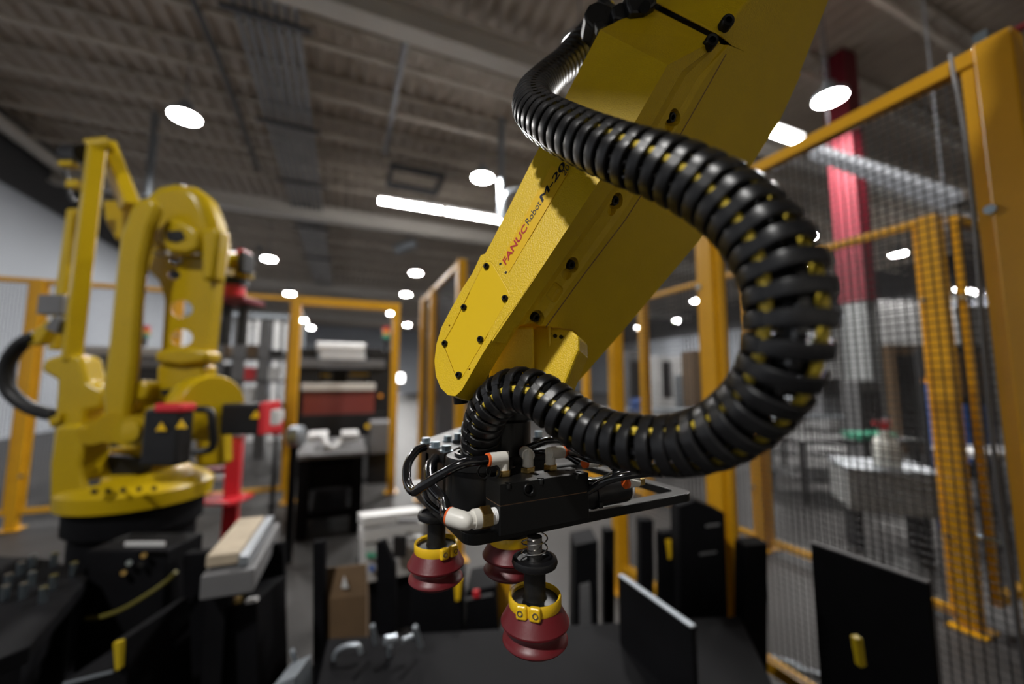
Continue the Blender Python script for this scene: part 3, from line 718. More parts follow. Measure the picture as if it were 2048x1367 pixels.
# suction cups
def suction(x, y, z, spring=False, ring_rot=0., sc=1.):
    c = P(x, y, z); hgt = HP - TH - c.z                      # c: centre of the upper fold
    s = sc
    cup = MB().lathe(c, ZV, [(.0240*s, .0150*s), (.0262*s, .0118*s), (.0318*s, .0022*s), (.0330*s, .0004*s), (.0328*s, -.0012*s), (.0300*s, -.0034*s), (.0258*s, -.0052*s), (.0240*s, -.0066*s), (.0244*s, -.0082*s),
                      (.0290*s, -.0128*s), (.0312*s, -.0152*s), (.0314*s, -.0166*s), (.0290*s, -.0192*s), (.0255*s, -.0215*s), (.021*s, -.0225*s), (.019*s, -.021*s), (.019*s, -.015*s)], 56).build('suction_cup', 'cup_red', grip, 40)
    rg = MB().lathe(c, ZV, [(.0248*s, .024*s), (.0255*s, .0225*s), (.0255*s, .0148*s), (.0248*s, .0132*s), (.0225*s, .0132*s), (.0225*s, .0225*s), (.0235*s, .0235*s), (.0248*s, .024*s)], 48, False).build('clamp_ring', 'clamp_yellow', cup)
    d = (CAM - c); d.z = 0; d.normalize(); d = Matrix.Rotation(ring_rot, 3, 'Z') @ d; sd = ZV.cross(d)
    for g_ in (-1, 1):
        cq = c + d*.0248*s + sd*g_*.0062*s + ZV*.0185*s
        ear = MB().cbox(cq, d*.006*s, sd*.0108*s, ZV*.0125*s).build('clamp_ear', 'clamp_yellow', cup, 0, bevel=.0022*s, seg=3)
        MB().lathe(cq + sd*g_*.001 + d*.003*s, d, [(.0028*s, -.001), (.0028*s, .0006), (.0018*s, .0006), (.0016*s, -.0005), (0, -.0005)], 14).build('clamp_screw', 'steel', cup)
    MB().lathe(c, ZV, [(.0228*s, .015*s), (.0228*s, .0195*s), (.012*s, .0205*s), (.0105*s, .024*s), (.0105*s, .050*s)], 32).build('cup_neck', 'anodised_black', cup)
    MB().lathe(c, ZV, [(.0105*s, .047*s), (.017*s, .048*s), (.0215*s, .0505*s), (.0225*s, .0535*s), (.0215*s, .057*s), (.018*s, .058*s), (.017*s, .0555*s), (.010*s, .0555*s)], 36).build('stop_collar', 'plastic_black', cup)
    MB().lathe(c, ZV, [(.0074*s, .052*s), (.0074*s, max(hgt, .06))], 24).build('plunger', 'steel' if spring else 'anodised_black', cup)
    if spring:
        pts = []
        for i in range(0, 70):
            a = i*.19; hh = .058*s + (max(hgt, .07)-.058*s)*i/69
            pts.append(c + Vector((math.cos(a), math.sin(a), 0))*.0125*s + ZV*hh)
        MB().tube(pts, .0007, 6).build('spring', 'steel', cup)
    return cup
suction(1070, 1238, .385, True, math.radians(-14))
suction(872, 1124, .468, False, math.radians(35))
suction(1022, 1106, .46, False, math.radians(80))

# ------------------------------------------------------------------ the palletizing robot on the left
def beam(a, b, w, d, m, name, parent, rot=0., bevel=.008):
    ax = (b - a).normalized(); s = RV - ax*RV.dot(ax); s.normalize(); t = ax.cross(s)
    s2 = s*math.cos(rot) + t*math.sin(rot); t2 = ax.cross(s2)
    return MB().cbox((a+b)/2, b - a, s2*w, t2*d).build(name, m, parent, 0, bevel=bevel)
PZ = 2.25
bc = P(282, 955, 2.3)
pal = thing('palletizing_robot', bc - ZV*.09, 'big yellow palletizing robot with parallel links at the left', 'robot')
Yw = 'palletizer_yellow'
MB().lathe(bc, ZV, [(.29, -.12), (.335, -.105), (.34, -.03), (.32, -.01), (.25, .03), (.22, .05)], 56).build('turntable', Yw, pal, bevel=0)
MB().prism([P(x, y, 2.02) for x, y in [(95, 1008), (97, 925), (108, 850), (168, 850), (158, 930), (170, 975), (200, 990), (180, 1012)]], LV*.16).build('turntable_horn', Yw, pal, 35, bevel=.02)
for x in (188, 216, 246, 278, 308): MB().cyl(P(x, 982 - (x-188)*.05, 1.99), P(x, 982 - (x-188)*.05, 2.03), .012, n=12).build('bolt', 'hole_black', pal)
slab([(80, 742), (86, 718), (128, 705), (160, 713), (172, 765), (205, 780), (205, 815), (170, 822), (165, 870), (160, 900), (100, 905), (108, 830), (112, 760)], 2.12, .12, Yw, 'link_support', pal, .02)
beam(P(194, 292, 2.3), P(143, 722, 2.15), .068, .075, Yw, 'rear_link', pal, .55)
beam(P(150, 420, 2.42), P(112, 700, 2.34), .06, .05, Yw, 'rear_link', pal, .2)
beam(P(210, 288, 2.42), P(262, 415, 2.42), .10, .08, Yw, 'top_link', pal, .5)
MB().cyl(P(176, 296, 2.28), P(222, 290, 2.34), .045, n=20).build('pivot', Yw, pal)
MB().cyl(P(170, 308, 2.36), P(138, 308, 2.4), .055, n=16).build('motor', 'machine_black', pal)
MB().cbox(P(138, 330, 2.35), RV*.08, LV*.05, ZV*.03).build('bracket', Yw, pal, 0, bevel=.004)
MB().cbox(P(152, 370, 2.3), RV*.07, LV*.05, ZV*.045).build('bracket', Yw, pal, 0, bevel=.004)
MB().tube(spline([P(128, 335, 2.38), P(136, 360, 2.38), P(140, 390, 2.38), P(152, 405, 2.36)]), .012, 8).build('hose', 'machine_black', pal)
MB().cbox(P(110, 610, 2.2), RV*.13, LV*.06, ZV*.11).build('junction_plate', 'machine_grey', pal, 0, bevel=.006)
slab([(205, 400), (240, 400), (265, 430), (245, 470), (232, 480), (210, 445)], 2.5, .12, Yw, 'elbow_plate', pal)
# curved middle link
slab([(262, 408), (285, 392), (310, 398), (312, 420), (298, 455), (284, 520), (276, 600), (268, 720), (258, 800), (248, 872), (222, 876), (205, 850), (200, 780), (214, 680), (226, 560), (236, 470)], 2.02, .055, Yw, 'middle_link', pal, .025)
MB().cyl(P(228, 855, 2.0), P(228, 855, 2.2), .075, n=24).build('pivot', Yw, pal)
# head and main arm
hd = slab([(268, 470), (272, 420), (288, 388), (312, 368), (345, 361), (378, 366), (402, 386), (416, 420), (428, 462), (430, 500), (318, 505), (296, 490)], 2.15, .16, Yw, 'head', pal, .05)
slab([(318, 452), (332, 438), (352, 436), (385, 452), (398, 470), (396, 498), (372, 508), (335, 505), (318, 480)], 2.10, .05, Yw, 'head_boss', pal, .02)
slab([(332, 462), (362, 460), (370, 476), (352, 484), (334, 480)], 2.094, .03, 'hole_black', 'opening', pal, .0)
ma = MB().prism([P(x, y, 2.18) for x, y in [(300, 498), (330, 488), (400, 480), (402, 452), (438, 456), (434, 505), (426, 600), (416, 700), (402, 765), (318, 765), (324, 690), (330, 600), (318, 560), (292, 535)]], LV*.07).build('main_arm', None, None, 0)
cs = [MB().cyl(P(x, y, 2.0), P(x*1.01, y, 2.6), r, n=20).build('cutter', None, None, 0) for x, y, r in ((362, 617, .048), (362, 675, .048), (350, 519, .026), (347, 549, .026))]
apply_bool(ma, cs); me = ma.data; bpy.data.objects.remove(ma); link('main_arm', me, Yw, pal, 0, bevel=.02)
slab([(305, 500), (396, 500), (396, 509), (305, 509)], 2.12, .03, 'girder', 'seal_strip', pal, .002)
slab([(400, 456), (438, 453), (436, 476), (426, 560), (402, 560)], 2.12, .1, Yw, 'arm_rib', pal, .02)
slab([(308, 700), (360, 694), (412, 700), (412, 724), (360, 732), (308, 724)], 2.10, .12, Yw, 'shoulder_collar', pal, .02)
slab([(312, 728), (404, 728), (400, 800), (310, 800)], 2.13, .12, Yw, 'shoulder_block', pal, .02)
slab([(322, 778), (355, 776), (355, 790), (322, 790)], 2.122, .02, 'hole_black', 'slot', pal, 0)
ax = (RV*.93 - LV*.36).normalized(); dc = P(420, 815, 2.16)
MB().lathe(dc - ax*.10, ax, [(.165, 0), (.175, .02), (.175, .12), (.165, .135), (.12, .135)], 44).build('shoulder_drum', Yw, pal)
slab([(395, 760), (440, 762), (445, 930), (388, 935)], 2.36, .1, Yw, 'drum_base', pal, .02)
MB().cbox(P(494, 836, 2.2), RV*.21, LV*.12, ZV*.165).build('motor', 'machine_black', pal, 0, bevel=.012)
MB().cbox(P(540, 834, 2.2), RV*.025, LV*.17, ZV*.175).build('motor_cap', 'signal_red', pal, 0, bevel=.01)
MB().cbox(P(552, 834, 2.13), RV*.03, LV*.06, ZV*.08).build('connector', 'white_paint', pal, 0, bevel=.006)
MB().prism([P(512, 820, 2.128), P(524, 836, 2.128), P(500, 836, 2.128)], LV*.004).build('warning_triangle', 'clamp_yellow', pal, 0)
MB().cbox(P(336, 872, 1.95), RV*.17, LV*.10, ZV*.27).build('motor', 'machine_black', pal, 0, bevel=.015)
MB().cbox(P(352, 814, 1.95), RV*.13, LV*.1, ZV*.04).build('motor_cap', 'signal_red', pal, 0, bevel=.01)
MB().tube(spline([P(395, 818, 1.93), P(420, 822, 1.93), P(425, 850, 1.93), P(424, 895, 1.95), P(385, 905, 1.93)]), .017, 10).build('motor_cable', 'machine_black', pal)
for x, y in ((322, 855), (362, 850)): MB().prism([P(x, y-11, 1.888), P(x+11, y+6, 1.888), P(x-11, y+6, 1.888)], LV*.004).build('warning_triangle', 'clamp_yellow', pal, 0)
# reducers and small castings between the links
MB().cyl(P(262, 862, 1.98), P(300, 850, 2.2), .075, n=28).build('reducer', Yw, pal)
MB().lathe(P(262, 862, 1.975), -LV, [(.05, -.02), (.05, .01), (.02, .014)], 24).build('reducer_cap', Yw, pal)
slab([(255, 800), (290, 790), (320, 815), (315, 870), (290, 905), (250, 890)], 2.1, .2, Yw, 'gear_housing', pal, .03)
slab([(262, 772), (275, 757), (298, 768), (292, 800), (262, 805)], 2.06, .1, Yw, 'gear_lug', pal, .02)
MB().cyl(P(186, 865, 2.05), P(186, 865, 2.2), .06, n=24).build('pivot', Yw, pal)
slab([(190, 900), (300, 890), (300, 945), (195, 950)], 2.2, .2, Yw, 'casting', pal, .03)
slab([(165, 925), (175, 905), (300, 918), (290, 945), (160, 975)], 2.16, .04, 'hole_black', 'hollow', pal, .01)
MB().cyl(P(190, 968, 1.93), P(190, 956, 1.93), .022, n=16).build('lifting_eye', 'steel', pal)
# hose loop at its left
MB().tube(spline([P(72, 672, 2.2), P(40, 690, 2.2), P(14, 730, 2.2), P(18, 780, 2.2), P(60, 815, 2.2), P(110, 830, 2.2)], 12), .035, 14).build('hose', 'machine_black', pal)
slab([(50, 690), (66, 660), (92, 640), (108, 640), (80, 688)], 2.18, .06, Yw, 'hose_bracket', pal, .01)
slab([(86, 655), (110, 628), (120, 640), (112, 668)], 2.14, .04, 'machine_grey', 'hose_clip', pal, .006)
slab([(95, 838), (118, 825), (120, 842), (100, 856)], 2.1, .1, Yw, 'hose_bracket', pal, .006)
# forearm end with red gripper head showing right of the main arm
MB().cbox(P(447, 525, 3.0), RV*.10, LV*.12, ZV*.16).build('wrist', Yw, pal, 0, bevel=.02)
beam(P(395, 500, 2.4), P(450, 528, 3.0), .14, .14, Yw, 'forearm', pal, .4)
MB().cyl(P(452, 522, 2.95), P(485, 522, 2.95), .065, n=20).build('wrist_motor', Yw, pal)
MB().cbox(P(492, 527, 2.95), RV*.05, LV*.12, ZV*.16).build('motor_cap', 'machine_black', pal, 0, bevel=.01)
MB().cbox(P(488, 508, 2.95), RV*.05, LV*.1, ZV*.05).build('motor_cap', 'signal_red', pal, 0, bevel=.01)
MB().cbox(P(488, 548, 2.98), RV*.09, LV*.1, ZV*.06).build('wrist', Yw, pal, 0, bevel=.01)
MB().cyl(P(465, 555, 3.0), P(465, 571, 3.0), .10, n=24).build('wrist_flange', 'machine_black', pal)
MB().cyl(P(464, 571, 3.0), P(464, 594, 3.0), .085, n=24).build('gripper_neck', 'signal_red', pal)
MB().cbox(P(470, 603, 3.05), RV*.30, LV*.25, ZV*.04).build('gripper_plate', 'column_red', pal, 0, bevel=.006)
for x in (452, 486): MB().cbox(P(x, 650, 3.05), RV*.05, LV*.05, ZV*.30).build('gripper_leg', 'machine_black', pal, 0, bevel=.004)
# its pedestal
pd = thing('robot_pedestal', (bc.x, bc.y, 0), 'black steel pedestal carrying the yellow palletizing robot', 'pedestal')
MB().lathe((bc.x, bc.y, 0), ZV, [(.40, 0), (.40, .03), (.27, .05), (.27, bc.z-.26), (.30, bc.z-.24), (.30, bc.z-.12)], 40).build('drum', 'steel_black', pd)
MB().box((bc.x-.45, bc.y-.45, 0), (bc.x+.45, bc.y+.45, .02)).build('foot_plate', 'steel_black', pd, 0)
for k in range(6):
    a = k*math.pi/3 + .3; MB().cyl((bc.x+.42*math.cos(a), bc.y+.42*math.sin(a), .02), (bc.x+.42*math.cos(a), bc.y+.42*math.sin(a), .05), .02, n=6).build('anchor_bolt', 'zinc', pd, 0)

# ------------------------------------------------------------------ machines and goods on the left
tb = thing('machine_bench', G(80, 1300, 0), 'dark machine bench with rows of shiny bolts at the lower left', 'bench')
b0 = P(-60, 1225, 1.55); 
bt = MB().prism([G(-220, 1190, .62), G(-80, 1105, .62), G(105, 1118, .62), G(178, 1152, .62), G(60, 1290, .62), G(-200, 1400, .62)], -ZV*.05).build('bench_top', 'steel_black', tb, 0, bevel=.005)
MB().prism([G(-180, 1190, .57), G(-80, 1130, .57), G(150, 1165, .57), G(50, 1270, .57)], -ZV*.57).build('bench_body', 'steel_black', tb, 0)
for x, y in [(15, 1175), (62, 1170), (105, 1177), (107, 1130), (146, 1150), (40, 1150), (8, 1200), (45, 1195), (85, 1203), (64, 1135)]:
    c = G(x, y, .62); h = .05
    MB().cyl(c, c + ZV*h, .012, n=12).build('bolt', 'zinc', tb)
ct = thing('control_box', G(290, 1300, 0), 'dark control box with pale label in front of the pedestal', 'box')
bx = P(290, 1150, 1.75)
MB().cbox(Vector((bx.x, bx.y, .45)), RV*.34, LV*.2, ZV*.5).build('body', 'steel_black', ct, 0, bevel=.008)
MB().cbox(P(290, 1087, 1.62), RV*.16, LV*.006, ZV*.016).build('label_plate', 'white_paint', ct, 0)
for x, y, m in ((258, 1125, 'zinc'), (287, 1110, 'brass'), (247, 1145, 'brass'), (281, 1128, 'bolt_black')):
    MB().cyl(P(x, y, 1.64), P(x, y, 1.62), .010, n=12).build('button', m, ct)
cb_ = thing('yellow_cable', P(260, 1200, 1.55), 'thin olive yellow cable curving across the dark lower left', 'cable')
MB().tube(spline([P(172, 1236, 1.55), P(205, 1232, 1.55), P(250, 1215, 1.56), P(300, 1185, 1.58), P(335, 1160, 1.6), P(352, 1143, 1.6)]), .008, 8).build('sheath', 'cable_olive', cb_)
pk = thing('wooden_plank', P(440, 1070, 2.2), 'pale wooden board lying on the dark conveyor edge', 'plank')
a = G(412, 1112, .78); b = G(478, 1036, .78)
sd = (b-a).normalized().cross(ZV)
MB().obox(a, b-a, sd*.10, -ZV*.04).build('board', 'wood', pk, 0, bevel=.004)
cv = thing('conveyor_edge', a - ZV*.3, 'dark conveyor side rail with pale strip beside the wooden board', 'conveyor')
MB().obox(a - ZV*.05 - (b-a)*.1, (b-a)*1.2, sd*.16, -ZV*.08).build('rail', 'machine_grey', cv, 0, bevel=.005)
MB().obox(a - ZV*.01 + sd*.105 - (b-a)*.05, (b-a)*1.1, sd*.03, -ZV*.03).build('strip', 'galv', cv, 0)
for t in (.1, .9): q = a.lerp(b, t); MB().obox(Vector((q.x, q.y, 0)), sd*.06, (b-a).normalized()*.06, ZV*(q.z-.13)).build('leg', 'steel_black', cv, 0)

def black_plate(pix, z, th, label, name='guide_plate', cat='plate', trim=None, m='steel_black', parts=()):
    top = [P(x, y, z) for x, y in pix]; lo = min(p.z for p in top)
    e = thing(name, Vector((top[0].x, top[0].y, min(lo, .0))), label, cat)
    n = len(pix)
    MB().prism(top, LV*th).build('plate', m, e, 0, bevel=.004)
    for nm, px, zz, t, mm in parts: MB().prism([P(x, y, zz) for x, y in px], LV*t).build(nm, mm, e, 0, bevel=.002)
    return e
def to_floor(x0, x1, y0, z, y1=None):
    """outline of an upright plate whose foot stands on the floor"""
    y1 = y1 or y0; f0 = P(x0, y0, z); yb = 762 + 1.4/z*800*.985
    return [(x0, y0), (x1, y1), (x1 + (x1-1024)*.02*0, yb), (x0, yb)]
black_plate(to_floor(514, 566, 1094, 1.75, 1084), 1.75, .03, 'tall black guide plate with slotted top left of the paper bag', parts=[('slot_plate', [(522, 1100), (534, 1098), (534, 1122), (522, 1124)], 1.748, .002, 'machine_grey'), ('edge_cap', [(514, 1094), (530, 1086), (530, 1092), (514, 1100)], 1.748, .004, 'girder')])
black_plate(to_floor(365, 428, 1108, 1.7, 1104), 1.7, .05, 'black guide plate in front of the wooden board')
black_plate(to_floor(428, 478, 1120, 1.95, 1100), 1.95, .05, 'dark plate just behind the end of the wooden board')
black_plate([(440, 1215), (512, 1200), (520, 1500), (440, 1500)], 1.5, .2, 'low black box between two black guide plates at the left', 'black_box', 'box', parts=[('handle', [(490, 1200), (510, 1196), (512, 1204), (490, 1208)], 1.49, .02, 'white_paint'), ('knob', [(464, 1198), (478, 1194), (480, 1206), (466, 1210)], 1.49, .02, 'brass')])
e = black_plate([(120, 1366), (225, 1338), (226, 1282), (250, 1276), (260, 1500), (120, 1500)], 1.25, .25, 'dark metal box with yellow handle at the bottom left', 'metal_box', 'box', parts=[('handle', [(225, 1286), (242, 1282), (240, 1338), (229, 1342)], 1.235, .015, 'handle_yellow'), ('edge_strip', [(125, 1366), (225, 1340), (225, 1346), (125, 1372)], 1.246, .006, 'galv')])
black_plate([(545, 1372), (590, 1352), (590, 1500), (540, 1500)], 1.2, .1, 'pale metal corner plate at the bottom edge left of the bag', 'metal_plate', 'plate', m='galv')

# red tool stand right of the palletizer
rs = thing('red_stand', P(470, 1000, 3.2), 'red metal stand beside the palletizing robot', 'stand')
q = P(470, 900, 3.2); 
MB().box((q.x-.05, q.y-.05, 0), (q.x+.05, q.y+.05, P(470, 872, 3.2).z)).build('post', 'signal_red', rs, 0, bevel=.006)
MB().cbox(P(446, 998, 3.1), RV*.33, LV*.25, ZV*.03).build('tray', 'signal_red', rs, 0, bevel=.008)
MB().cbox(P(432, 938, 3.2), RV*.14, LV*.1, ZV*.03).build('shelf', 'column_red', rs, 0, bevel=.005)
MB().cbox(P(432, 955, 3.2), RV*.14, LV*.1, ZV*.02).build('shelf', 'white_paint', rs, 0, bevel=.005)
MB().box((q.x-.2, q.y-.2, 0), (q.x+.2, q.y+.2, .03)).build('foot', 'column_red', rs, 0)
MB().cbox(P(470, 862, 3.2), RV*.22, LV*.14, ZV*.04).build('head', 'machine_black', rs, 0, bevel=.005)
# red extinguisher-like cylinder and grey drum near the gate
rx = thing('red_cylinder', P(554, 850, 4.0), 'red and white cylinder standing left of the gate post', 'cylinder')
MB().lathe(P(552, 868, 4.2), ZV, [(.05, 0), (.06, .02), (.06, .2), (.03, .26), (.02, .3)], 20).build('body', 'signal_red', rx)
q = P(552, 868, 4.2); MB().cyl(Vector((*q.xy, 0)), q, .02, n=10).build('stand', 'steel_black', rx)
MB().cbox(P(560, 830, 4.2), RV*.05, LV*.06, ZV*.1).build('label_plate', 'white_paint', rx, 0)
gd = thing('grey_drum', P(588, 870, 4.6), 'round grey metal drum end beside the gate post', 'drum')
MB().lathe(P(580, 872, 3.2), RV, [(.07, 0), (.085, .02), (.085, .09), (.07, .10)], 24).build('shell', 'galv', gd)
MB().cyl(P(588, 885, 3.2), Vector((*P(588, 885, 3.2).xy, 0)), .03, n=10).build('leg', 'steel_black', gd)

# white cabinet machine and racks behind the robot
wm = thing('white_machine', Vector((-3.2, 7.6, 0)), 'white cabinet machine with black band behind the yellow robot', 'machine')
def ybox(x0, y0, x1, y1, Y, th, m, name, parent, bevel=.01):
    a = PY(x0, y0, Y); b = PY(x1, y1, Y)
    return MB().box((min(a.x, b.x), Y, min(a.z, b.z)), (max(a.x, b.x), Y+th, max(a.z, b.z))).build(name, m, parent, 0, bevel=bevel)
ybox(150, 690, 322, 712, 6.6, 1.0, 'white_paint', 'hood', wm)
ybox(150, 712, 322, 735, 6.62, .95, 'machine_grey', 'panel', wm)
ybox(150, 735, 322, 800, 6.64, .9, 'machine_black', 'opening', wm)
ybox(150, 800, 322, 985, 6.60, .95, 'machine_black', 'base', wm)
ybox(200, 742, 240, 790, 6.59, .05, 'white_sheet', 'panel', wm)
sl = thing('stack_light', PY(288, 690, 6.9), 'small red and green stack light on the white machine', 'signal lamp')
for k, (y0, y1, m) in enumerate(((650, 659, 'signal_red'), (659, 666, 'amber'), (666, 672, 'green'))): ybox(281, y0, 294, y1, 6.9, .1, m, 'lens', sl, 0)
ybox(285, 672, 290, 692, 6.92, .04, 'machine_black', 'stem', sl, 0)
rk = thing('storage_rack', Vector((-1.6, 8.4, 0)), 'dark storage rack with boxes behind the fence left of the gate', 'rack')
for x in (425, 470, 520, 575): ybox(x, 640, x+5, 927, 8.6, .1, 'machine_grey', 'upright', rk, 0)
for y in (715, 760, 810, 860): ybox(425, y, 580, y+5, 8.6, .7, 'machine_grey', 'shelf', rk, 0)
for i, (x0, x1, y0, y1, m, lab) in enumerate([(430, 456, 690, 715, 'cardboard', 'brown carton on the top shelf of the dark rack, left'), (494, 522, 690, 715, 'cardboard', 'brown carton on the top shelf of the dark rack, right'),
        (474, 492, 695, 715, 'machine_grey', 'grey box between two cartons on the rack'), (486, 512, 735, 760, 'signal_red', 'red crate on the second shelf of the rack'), (445, 480, 728, 760, 'machine_black', 'black bin on the second shelf of the rack'),
        (530, 560, 735, 760, 'white_paint', 'white box on the second shelf of the rack'), (470, 515, 775, 810, 'white_sheet', 'pale stack on the third shelf of the rack'), (535, 565, 700, 715, 'machine_black', 'black box at the right end of the rack top')]):
    bx_ = thing('storage_box', PY(x0, y1, 8.7), lab, 'box', 'boxes on the rack'); ybox(x0, y0, x1, y1, 8.65, .4, m, 'body', bx_); ybox(x0-.5, y0-1, x1+.5, y0+4, 8.64, .42, m, 'lid', bx_, 0)
sc_ = thing('strip_curtain', Vector((-2, 10.2, 0)), 'pale strip curtain wall hanging beyond the rack', 'curtain')
for i in range(13):
    x = -3.6 + i*.2; MB().box((x, 11.0 + .02*(i % 2), .02), (x+.13, 11.01 + .02*(i % 2), 2.9)).build('strip', 'white_sheet' if i % 3 else 'machine_grey', sc_, 0)
MB().box((-3.7, 10.95, 2.9), (-.95, 11.05, 3.0)).build('rail', 'galv', sc_, 0)
for x in (-3.65, -1.0): MB().box((x, 10.97, 0), (x+.06, 11.03, 3.0)).build('post', 'galv', sc_, 0)

# ------------------------------------------------------------------ press seen through the gate
pr = thing('press_machine', Vector((0, 7, 0)), 'black press with white roller top and dark red guard through the gate', 'machine')
YP = 6.7
ybox(598, 715, 626, 985, YP, 1.3, 'machine_black', 'side_frame', pr); ybox(742, 700, 777, 985, YP, 1.3, 'machine_black', 'side_frame', pr)
ybox(598, 716, 770, 736, YP-.05, .3, 'machine_grey', 'crown', pr)
ybox(626, 736, 742, 800, YP+.5, .5, 'machine_black', 'back_panel', pr)
a = PY(634, 694, YP+.1); b = PY(730, 694, YP+.1)
MB().cyl(a, Vector((b.x, a.y, a.z)), .085, n=24).build('roller', 'white_sheet', pr)
ybox(640, 704, 730, 722, YP+.0, .4, 'white_paint', 'roller_guard', pr)
ybox(728, 694, 765, 716, YP+.1, .4, 'machine_black', 'drive_box', pr); ybox(602, 696, 634, 718, YP+.1, .4, 'machine_black', 'drive_box', pr)
ybox(632, 743, 664, 766, YP+.3, .05, 'machine_grey', 'panel', pr, 0); ybox(694, 743, 735, 766, YP+.3, .05, 'machine_grey', 'panel', pr, 0)
ybox(610, 748, 660, 752, YP+.28, .03, 'clamp_yellow', 'stripe', pr, 0); ybox(700, 746, 745, 750, YP+.28, .03, 'clamp_yellow', 'stripe', pr, 0)
ybox(603, 766, 750, 780, YP-.08, .2, 'girder', 'cross_bar', pr)
ybox(606, 782, 748, 830, YP-.04, .05, 'guard_red', 'guard', pr)
ybox(600, 830, 770, 870, YP-.1, .9, 'machine_black', 'bed', pr)
MB().cyl(PY(761, 791, YP-.06), PY(761, 791, YP+.02), .03, n=14).build('button', 'amber', pr)
sl = thing('stack_light', PY(772, 700, 6.9), 'small red and green stack light on the press', 'signal lamp')
for k, (y0, y1, m) in enumerate(((653, 660, 'signal_red'), (660, 668, 'amber'), (668, 676, 'green'))): ybox(767, y0, 778, y1, 6.9, .1, m, 'lens', sl, 0)
ybox(770, 676, 775, 702, 6.92, .04, 'machine_black', 'stem', sl, 0)
# work table in front of it
wt = thing('work_table', Vector((0, 5, 0)), 'black work table in front of the press', 'table')
ta = [G(588, 912, .74), G(735, 905, .74)]
tx0, tx1 = ta[0].x, ta[1].x; ty0, ty1 = ta[0].y, ta[0].y + 1.1
MB().box((tx0, ty0, .70), (tx1, ty1, .74)).build('table_top', 'machine_grey', wt, 0, bevel=.006)
for x in (tx0+.03, tx1-.13):
    for y in (ty0+.03, ty1-.13): MB().box((x, y, 0), (x+.10, y+.1, .70)).build('leg', 'steel_black', wt, 0)
MB().box((tx0+.04, ty0+.06, .16), (tx1-.04, ty1-.06, .22)).build('shelf', 'steel_black', wt, 0)
MB().box((tx0+.06, ty0+.08, .42), (tx1-.06, ty1-.08, .64)).build('drawer_box', 'steel_black', wt, 0)
def sheet(x0, x1, y0, y1, hh, label, n=4):
    a = G(x0, y1, .74); b = G(x1, y1, .74); d = G(x0, y0, .74)
    e = thing('sheet_stack', a, label, 'paper', 'white sheets on the work table')
    for i in range(n): MB().box((a.x, a.y, .74 + i*hh/n), (b.x, a.y + .45, .74 + (i+.85)*hh/n)).build('sheet', 'white_sheet', e, 0)
sheet(613, 652, 868, 884, .07, 'left stack of white sheets on the black work table'); sheet(682, 718, 866, 882, .07, 'right stack of white sheets on the black work table')
a = G(652, 900, .74); e = thing('paper_roll', a, 'curled white sheet hanging over the front of the work table', 'paper')
MB().tube(spline([a + Vector((-.06, .3, .06)), a + Vector((-.03, .15, .10)), a + Vector((.0, .0, .05)), a + Vector((.06, -.03, .02)), a + Vector((.12, .1, .07))]), .03, 10).build('curl', 'white_sheet', e)
e = thing('grey_machine', PY(750, 900, 6.0), 'grey and black box machine right of the work table', 'machine')
ybox(742, 845, 780, 905, 5.9, .5, 'machine_grey', 'panel', e); ybox(735, 905, 785, 985, 5.95, .5, 'machine_black', 'base', e)
MB().cyl(PY(735, 852, 5.88), PY(735, 852, 5.95), .03, n=10).build('knob', 'clamp_yellow', e)
# bright far end
e = thing('far_window', Vector((3.2, 48, 1)), 'bright far end opening seen between the gate and fence posts', 'window')
MB().box((2.0, Y1-.12, 1.2), (6.8, Y1-.02, 2.4)).build('frame', 'white_paint', e, 0)
for i in range(4): MB().box((2.15+i*1.15, Y1-.14, 1.35), (3.15+i*1.15, Y1-.1, 2.25)).build('pane', 'far_emit', e, 0)

# ------------------------------------------------------------------ goods under the gripper
def carton(x0, y0, x1, y1, hh, m, label, bev):
    a = P(x0, y0, 2.15); b = P(x1, y1, 2.35); e = thing('white_carton', a - ZV*hh, label, 'carton', 'white cartons on the stand')
    sd = (b-a).cross(ZV).normalized()*-.10
    MB().obox(a - ZV*.008, b-a, sd, -ZV*(hh-.008)).build('body', m, e, 0, bevel=bev)
    MB().obox(a, (b-a)*.995, sd*.995, -ZV*.0075).build('lid', m, e, 0, bevel=.002)
    return e
ca = carton(725, 1034, 848, 1020, .055, 'white_sheet', 'topmost white carton of the stack beyond the left suction cup', .008)
cb2 = carton(727, 1062, 848, 1044, .066, 'white_sheet', 'middle white carton of the stack beyond the left suction cup', .008)
cx_ = carton(730, 1092, 850, 1076, .19, 'white_paint', 'lowest white carton with green and blue print behind the left suction cup', .005)
MB().cbox(P(742, 1110, 2.14), RV*.05, LV*.01, ZV*.018).build('green_print', 'green', cx_, 0); MB().cbox(P(744, 1136, 2.14), RV*.026, LV*.01, ZV*.026).build('blue_print', 'blue', cx_, 0)
MB().cbox(P(800, 1092, 2.2), RV*.07, LV*.02, ZV*.11).build('black_print', 'machine_black', cx_, 0)
MB().cbox(P(816, 1040, 2.2), RV*.12, LV*.02, ZV*.016).build('grey_print', 'machine_grey', ca, 0)
st = Vector((*P(790, 1160, 2.3).xy, 0))
e = thing('carton_stand', st, 'black stand under the white cartons', 'stand')
hh = P(790, 1162, 2.2).z
MB().box((st.x-.2, st.y-.02, 0), (st.x+.25, st.y+.3, hh)).build('body', 'steel_black', e, 0)
c = thing('paper_bag', P(690, 1330, 1.75), 'brown paper bag with white mark in the dark centre', 'bag')
MB().loft([[P(640, 1345, 1.75), P(732, 1340, 1.75), P(738, 1335, 1.9), P(648, 1340, 1.9)], [P(642, 1200, 1.75), P(733, 1190, 1.75), P(737, 1190, 1.9), P(648, 1200, 1.9)], [P(646, 1136, 1.79), P(732, 1126, 1.79), P(733, 1126, 1.83), P(648, 1136, 1.83)]]).build('body', 'cardboard', c, 0, bevel=.006)
